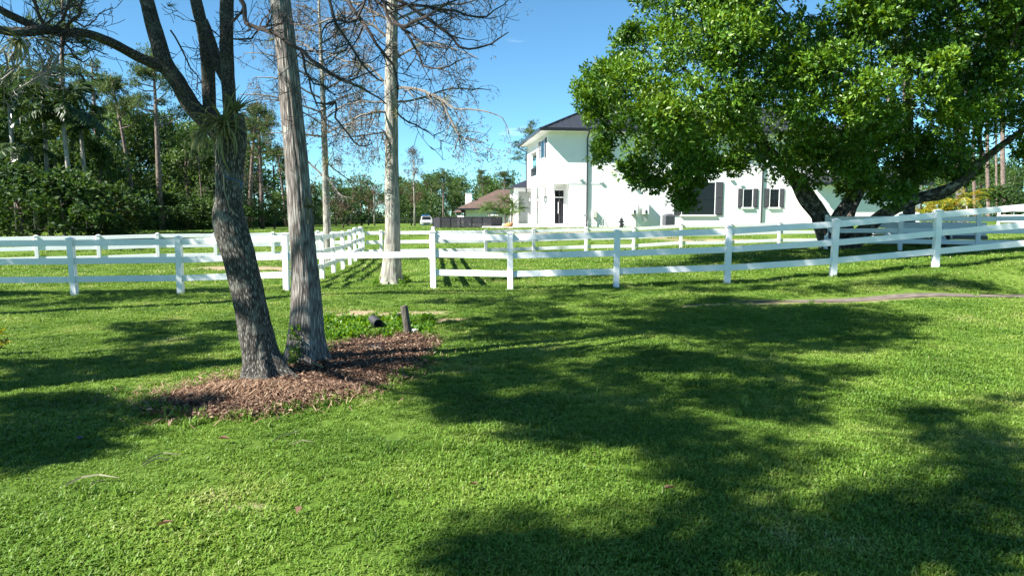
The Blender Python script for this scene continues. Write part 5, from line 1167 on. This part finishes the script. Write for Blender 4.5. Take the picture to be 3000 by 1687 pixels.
# ------------------------------------------------------------------ palms
def frond_mesh(name, seed, L, n, mt, droop=1.5, lw=.05, ll=.55):
    rs = np.random.RandomState(seed); quads = []; x = z = 0.; a = .55; pts = []
    for i in range(n+1):
        pts.append((x, z, a)); a -= droop/n*(.4+1.2*i/n); x += L/n*math.cos(a); z += L/n*math.sin(a)
    for i in range(2, n):
        x, z, a = pts[i]; t = i/n; l = ll*(math.sin(math.pi*(.12+.86*t))**.7)
        for s in (-1,1):
            d = np.array([math.cos(a)*.55, s*.8, math.sin(a)*.55-.25-.25*rs.rand()]); c = np.array([x,0,z])
            quads.append((c, d+rs.normal(size=3)*.08, l*(.8+.3*rs.rand())))
    C = np.array([q[0] for q in quads]); D = np.array([q[1] for q in quads]); Ls = np.array([q[2] for q in quads])
    Q = leaf_quads(C, D, np.tile([0.,0.,1.],(len(C),1))+.2*rs.normal(size=(len(C),3)), Ls, lw, fold=.02)
    st = []
    for i in range(n):
        (x0,z0,_),(x1,z1,_) = pts[i], pts[i+1]; w0, w1 = .03*(1-i/n)+.006, .03*(1-(i+1)/n)+.006
        st.append([(x0,-w0,z0),(x0,w0,z0),(x1,w1,z1),(x1,-w1,z1)])
    return quad_mesh(name, np.concatenate([Q, np.array(st)]), M[mt])
FRD = [frond_mesh('frond', 500+i, 2.9, 34, 'leaf_palm', dr, .10, .75) for i, dr in enumerate((1.2,1.8,2.3,.9))]
FRY = [frond_mesh('frond', 520+i, 1.8, 20, 'leaf_yellow', dr, .05, .40) for i, dr in enumerate((.8,1.4,1.9))]
FRG = [frond_mesh('frond', 540+i, 2.0, 20, 'leaf_wood', dr, .06, .45) for i, dr in enumerate((.8,1.3,1.8))]
def palm(px, Y, topy, label, n, fr, seed, tr=.11, grp=None, size=1., stems=1, spread=.0, name='palm_tree', tilt=(-.65,.75)):
    b = on(P(px,680,Y).x, Y); r = empty(name, b, 0, label, 'palm', grp); rg = random.Random(seed); h = P(px,topy,Y).z-b.z
    for s in range(stems):
        ox, oy, lean = rg.gauss(0,spread), rg.gauss(0,spread), rg.gauss(0,.18 if stems == 1 else .35); hh = h*(1 if s == 0 else rg.uniform(.45,1))
        top = Vector((ox+lean, oy, hh)); MB().tube([(ox,oy,-.2),(ox+lean*.3,oy,hh*.5),tuple(top)], [tr*1.2,tr,tr*.85], 8).build('trunk', M['bark_cyp_far'], r, True, bark=True)
        for i in range(n):
            a = i*2.399+rg.uniform(-.3,.3); link('frond', fr[rg.randrange(len(fr))], None, r, loc=top, rot=(rg.uniform(-.2,.2), rg.uniform(*tilt), a), scl=[size*rg.uniform(.8,1.1)]*3)
    return r
PL = 'palms of the left wood'
palm(55, 36, 300, 'leftmost palm with broad arching fronds at the picture edge', 13, FRD, 1, grp=PL)
palm(150, 37, 235, 'tall palm with dark arching fronds in the left wood', 15, FRD, 2, grp=PL, size=1.1)
palm(215, 36, 310, 'palm with drooping fronds right of the tall palm', 13, FRD, 3, grp=PL)
palm(110, 36.5, 430, 'short palm low between the left palms', 11, FRD, 4, grp=PL, size=.9)
palm(262, 38, 370, 'palm at the right end of the left palms', 11, FRD, 6, grp=PL, size=.9)
palm(330, 43, 560, 'low fan of palm fronds before the leaning pine', 9, FRG, 5, grp=PL, size=.9)
palm(1484, 58, 590, 'green clump of thin palm stems between the two houses', 13, FRG, 7, tr=.05, stems=11, spread=.5, name='clumping_palm', size=.62, tilt=(-.9,.3))
palm(2745, 40, 575, 'yellow-green clumping palm behind the long low limb', 8, FRY, 8, tr=.05, stems=8, spread=.8, name='clumping_palm')
palm(720, 52, 605, 'small palm in the wood edge left of the grey cypress', 10, FRG, 9, size=.8)

# ------------------------------------------------------------------ woodland mass behind
PATH = [(-350,46,110),(-150,46,140),(0,48,210),(200,54,270),(300,56,300),(400,58,330),(600,64,375),(750,70,400),(850,84,490),(950,104,545),(1100,116,540),(1250,120,530),(1400,120,528),(1500,118,520),(1650,115,510),(2000,115,500),(2500,100,500),(2700,86,490),(3000,84,450),(3350,80,420)]
rs = np.random.RandomState(77); cs, rr, tk, wsz = [], [], [], []
pa = np.array(PATH, float)
for i in range(210):
    px = rs.uniform(-350,3350); Y = np.interp(px, pa[:,0], pa[:,1])+rs.uniform(0,16); py = np.interp(px, pa[:,0], pa[:,2])+rs.normal()*16
    if 1620 < px < 2560 and rs.rand() < .7: continue
    b = on(P(px,680,Y).x, Y); h = P(px,py,Y).z-b.z; s = Y/60
    tk.append((b.x, b.y, b.z, h*.8, .10+.06*rs.rand()))
    for k in range(17):
        t = .04+.96*rs.rand()**(.85); a = rs.rand()*6.283; e = 2.4*math.sqrt(rs.rand())*(1.1-.6*t)
        cs.append((b.x+e*math.cos(a), b.y+e*math.sin(a), b.z+h*t)); q = rs.uniform(.7,1.35); rr.append((q*1.1,q*1.1,q*.85))
Q = clump_leaves(rs, cs, rr, 20, 4, .36, .19, up=.4)
T_ = []
for x, y, z, h, r_ in tk:
    for (dx, dy) in ((1,0),(0,1)): T_.append([(x-dx*r_,y-dy*r_,z-.3),(x+dx*r_,y+dy*r_,z-.3),(x+dx*r_*.6,y+dy*r_*.6,z+h),(x-dx*r_*.6,y-dy*r_*.6,z+h)])
me = quad_mesh('woodland', np.concatenate([Q, np.array(T_)]), M['leaf_wood']); me.materials.append(M['bark_pine'])
mi = np.zeros(len(Q)+len(T_), np.int32); mi[len(Q):] = 1; me.polygons.foreach_set('material_index', mi)
tag(link('woodland', me, None), 'mass of green trees closing the view all along the back', 'woodland', kind='stuff')
# undergrowth at the foot of the wood
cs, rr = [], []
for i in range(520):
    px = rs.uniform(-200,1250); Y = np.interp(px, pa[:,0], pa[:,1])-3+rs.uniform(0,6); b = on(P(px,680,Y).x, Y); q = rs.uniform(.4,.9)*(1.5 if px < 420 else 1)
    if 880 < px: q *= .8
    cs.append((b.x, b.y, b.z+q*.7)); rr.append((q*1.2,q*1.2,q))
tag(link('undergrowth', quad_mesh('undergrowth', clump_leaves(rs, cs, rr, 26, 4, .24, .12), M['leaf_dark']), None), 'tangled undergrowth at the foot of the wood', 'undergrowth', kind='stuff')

# ================================================================== croton at the left edge and tree shade from outside the picture
cro = G(-6, 1045); r = empty('croton_plant', cro, 0, 'yellow and green croton plant cut by the left picture edge', 'plant'); rs = np.random.RandomState(8)
MB().tube([(0,0,-.05),(.0,0,.15),(.02,0,.32)], [.012,.010,.006], 6).build('stem', M['twig'], r); MB().tube([(0,0,.08),(-.08,0,.25)], [.008,.005], 5).build('stem', M['twig'], r); MB().tube([(0,0,.06),(.09,.03,.2)], [.008,.005], 5).build('stem', M['twig'], r)
Q = clump_leaves(rs, [(.02,0,.32),(-.08,0,.24),(.10,.03,.2),(.04,-.03,.14)], np.tile([.07,.07,.06],(4,1)), 7, 3, .12, .035, up=.6)
lm = quad_mesh('leaf', leaf_quads(np.array([[0.,0,0]]), np.array([[1.,0,0]]), np.array([[0.,0,1]]), .13, .036), M['leaf_yellow']); rgc = random.Random(3)
for (x, y, z) in ((.02,0,.32),(-.08,0,.25),(.09,.03,.2),(0,0,.15)):
    for k in range(11): link('leaf', lm, None, r, loc=(x,y,z-.01*k*.6), rot=(rgc.uniform(-.4,.4), rgc.uniform(-.9,.3), k*2.4), scl=[rgc.uniform(.7,1.15)]*3)
def shade_tree(x, y, label, patches, seed, tr=.2, leaf='leaf_big', size=(.20,.38), ros=22):
    """patches: (px, py, half width, half height in the picture, number of leaf clumps, height, depth Y or None)"""
    b = Vector((x, y, gz(x, y))); r = empty('shade_tree', b, 0, label, 'tree', 'trees shading the lawn from outside the picture'); rs = np.random.RandomState(seed); cs, rr, mid = [], [], []
    for (px, py, hw, hh, n, h, Y) in patches:
        ps = []
        for i in range(n):
            a, d = rs.rand()*6.283, math.sqrt(rs.rand()); qx, qy = px+hw*d*math.cos(a), py+hh*d*math.sin(a)
            g = G(qx, qy) if Y is None else P(qx, qy, Y); hz = h+rs.uniform(-.5,.5)
            c = g+SUN*((hz-g.z)/SUN.z); ps.append(np.array(c-b)); q = rs.uniform(*size)
            cs.append(ps[-1]); rr.append((q*1.15, q*1.15, q*.6))
        mid.append(np.mean(ps, 0))
    mb = MB(); hz = min(m[2] for m in mid)-1.0; mb.tube([(0,0,-.2),(.1,0,hz*.5),(0,.1,hz)], [tr*1.3,tr,tr*.85], 12)
    for m in mid: mb.tube([(0,.1,hz), tuple((np.array([0,.1,hz])+m)/2+[0,0,-.2]), tuple(m)], [.05,.035,.015], 6, cap=False)
    mb.build('trunk', M['bark_big'], r, True, bark=True)
    link('crown', quad_mesh('crown', clump_leaves(rs, cs, rr, ros, 5, .15, .065, up=.5), M[leaf]), None, r)
shade_tree(-6.6, -1.6, 'leafy tree left of the camera, outside the picture, shading the near lawn', [
    (1700,1640,360,60,17,9.0,None), (2300,1620,350,80,19,9.0,None), (2800,1590,280,95,19,9.2,None), (2100,1460,170,55,9,9.2,None), (1500,1620,150,60,7,8.8,None),
    (2830,1240,210,85,18,9.8,None), (2900,1350,150,50,8,9.6,None), (2140,1340,210,75,12,9.6,None), (2500,1480,200,40,5,9.4,None), (2950,1455,90,30,7,9.4,None)], 1, size=(.16,.32), ros=11)
shade_tree(-9.6, 4.6, 'leafy tree outside the picture left of the bare tree, shading the middle lawn', [
    (1500,960,210,50,24,8.8,None), (1750,940,330,50,36,9.2,None), (2200,930,330,35,32,9.6,None), (2450,985,230,40,26,9.4,None), (2050,1050,250,45,26,9.0,None), (1550,1080,260,55,30,8.6,None),
    (1290,1140,110,30,10,8.2,None), (1850,1150,240,50,18,8.4,None), (2230,1180,220,50,14,8.4,None), (1450,1190,180,25,12,8.2,None), (1720,1235,230,32,16,8.0,None), (2350,1090,200,50,9,9.0,None), (1900,1270,250,40,12,8.4,None), (1500,885,230,14,14,9.6,None), (2000,880,250,14,16,10.0,None)], 2, .24)
shade_tree(-13.8, 5.0, 'leafy tree outside the picture, shading the lawn left of the leaf bed', [
    (530,960,170,22,14,6.6,None), (480,1010,220,26,18,6.4,None), (120,1085,170,22,12,6.0,None), (380,1070,200,20,12,6.3,None), (170,1190,230,22,14,6.0,None), (100,1290,150,60,22,5.8,None), (500,1195,70,12,5,6.6,None)], 3)
shade_tree(-17.4, 10.4, 'leafy tree outside the picture, shading the left front fence', [
    (100,890,260,16,22,6.4,None), (480,872,200,13,18,6.8,None), (0,760,150,70,24,7.0,15.75), (230,750,150,70,26,7.2,15.75), (440,745,120,70,22,7.4,15.75), (-200,780,120,70,14,7.0,15.75)], 4, size=(.28,.5))
shade_tree(-12.4, 10.8, 'leafy tree top above the picture, dappling the right front fence', [
    (1750,760,170,60,14,9.6,15.75), (2050,740,200,60,20,9.8,15.75), (2400,720,220,60,24,10,15.75), (2750,700,220,60,22,10.4,15.75), (1700,855,200,14,12,9.4,None), (2250,840,300,16,20,9.8,None), (2700,830,250,16,16,10.2,None)], 5, .22, size=(.2,.4))

# ================================================================== litter on the lawn
def strap(pxs, Ym, w, label, name='dry_frond', mt='drypod'):
    g = [G(a, b) for a, b in pxs]; r = empty(name, g[0], 0, label, 'palm sheath' if name == 'dry_frond' else 'leaf'); m2 = MB(); n = len(g)
    for i in range(n-1):
        t0, t1 = i/(n-1), (i+1)/(n-1); w0, w1 = w*.6*math.sin(math.pi*(.15+.8*t0)), w*.6*math.sin(math.pi*(.15+.8*t1)); z0, z1 = .04+.02*math.sin(math.pi*t0), .04+.02*math.sin(math.pi*t1)
        d = (g[i+1]-g[i]).normalized(); nn = Vector((-d.y, d.x, .4)); A, B = g[i]-g[0]+Vector((0,0,z0)), g[i+1]-g[0]+Vector((0,0,z1))
        m2.poly([A-nn*w0, B-nn*w1, B+Vector((0,0,-.006)), A+Vector((0,0,-.006))]); m2.poly([A+Vector((0,0,-.006)), B+Vector((0,0,-.006)), B+nn*w1, A+nn*w0])
    m2.build('blade', M[mt], r, True)
strap([(192,1438),(240,1422),(290,1414),(350,1416)], 0, .016, 'long curved dry leaf at the left of the near lawn')
strap([(415,1376),(450,1360),(480,1348),(530,1346)], 0, .012, 'upper dry leaf of the pair left of centre')
strap([(420,1380),(460,1366),(500,1358)], 0, .010, 'lower dry leaf of the pair left of centre')
strap([(262,1444),(285,1432),(308,1424)], 0, .008, 'short dry leaf below the long curved one')
strap([(800,1308),(830,1294),(880,1276)], 0, .007, 'thin green leaf lying left of the pale sheath')
strap([(852,1316),(885,1311),(922,1310)], 0, .010, 'pale dry sheath lying below the leaf bed')
rgl = random.Random(71); dl = quad_mesh('leaf', leaf_quads(np.array([[0.,0,0]]), np.array([[1.,0,.15]]), np.array([[0.,0,1]]), .09, .05, fold=.25), M['deadleaf'])
for px, py, lab in ((635,1305,'curled brown leaf lying below the left end of the leaf bed'),(1740,1355,'dark curled leaf on the sunlit lawn right of centre'),(460,1568,'reddish leaf at the bottom left of the lawn'),(880,1508,'reddish leaf low in the middle left of the lawn'),(1940,1458,'brown leaf at the edge of the near shade'),(1375,1442,'brown leaf on the sunlit lawn near the middle')):
    p = G(px, py); o = link('fallen_leaf', dl, None, None, loc=p+Vector((0,0,.055)), rot=(rgl.uniform(-.3,.3), rgl.uniform(-.3,.3), rgl.uniform(0,6.28))); o.scale = [rgl.uniform(.7,1.2)]*3
    tag(o, lab, 'fallen leaf', 'brown leaves on the near lawn')
sk = empty('dry_stick', G(990,1050), 0, 'forked dry stick standing up from the leaf bed right of the cypress', 'stick'); s0 = Vector(sk.location)
MB().tube([G(985,1055)-s0, G(995,1048)-s0+Vector((0,0,.06)), P(1017,1016,8.7)-s0], [.011,.009,.005], 5).build('stem', M['twigbare'], sk); MB().tube([G(995,1048)-s0+Vector((0,0,.06)), P(1000,1040,8.5)-s0+Vector((.03,0,.05))], [.006,.003], 4).build('side_shoot', M['twigbare'], sk)
sk = empty('dry_stick', G(930,1090), 0, 'pale flat strip of dry bark on the leaf bed', 'stick'); s0 = Vector(sk.location)
MB().tube([G(912,1087)-s0+Vector((0,0,.10)), G(945,1098)-s0+Vector((0,0,.09))], [.012,.014], 5).build('strip', M['drypod'], sk)
sk = empty('dry_stick', G(1085,1035), 0, 'pale split twig lying on the right of the leaf bed', 'stick'); s0 = Vector(sk.location)
MB().tube([G(1075,1036)-s0+Vector((0,0,.09)), G(1118,1028)-s0+Vector((0,0,.09))], [.010,.007], 5).build('stem', M['twigbare'], sk); MB().tube([G(1085,1034)-s0+Vector((0,0,.09)), G(1118,1038)-s0+Vector((0,0,.08))], [.006,.004], 4).build('side_shoot', M['twigbare'], sk)
fl = empty('purple_flower', G(236,1310), 0, 'tiny purple flower in the left of the lawn', 'flower'); pm_ = leafmat('purple_petal', [(0,(.16,.05,.30)),(1,(.24,.09,.40))], .5, .2, .3)
pq = quad_mesh('petal', leaf_quads(np.array([[0.,0,0]]), np.array([[1.,0,.5]]), np.array([[0.,0,1]]), .025, .02), pm_)
for k in range(5): link('petal', pq, None, fl, loc=(0,0,.07), rot=(0,0,k*1.257))
MB().tube([(0,0,0),(0,0,.07)], .002, 4).build('stem', M['leaf_weed'], fl)
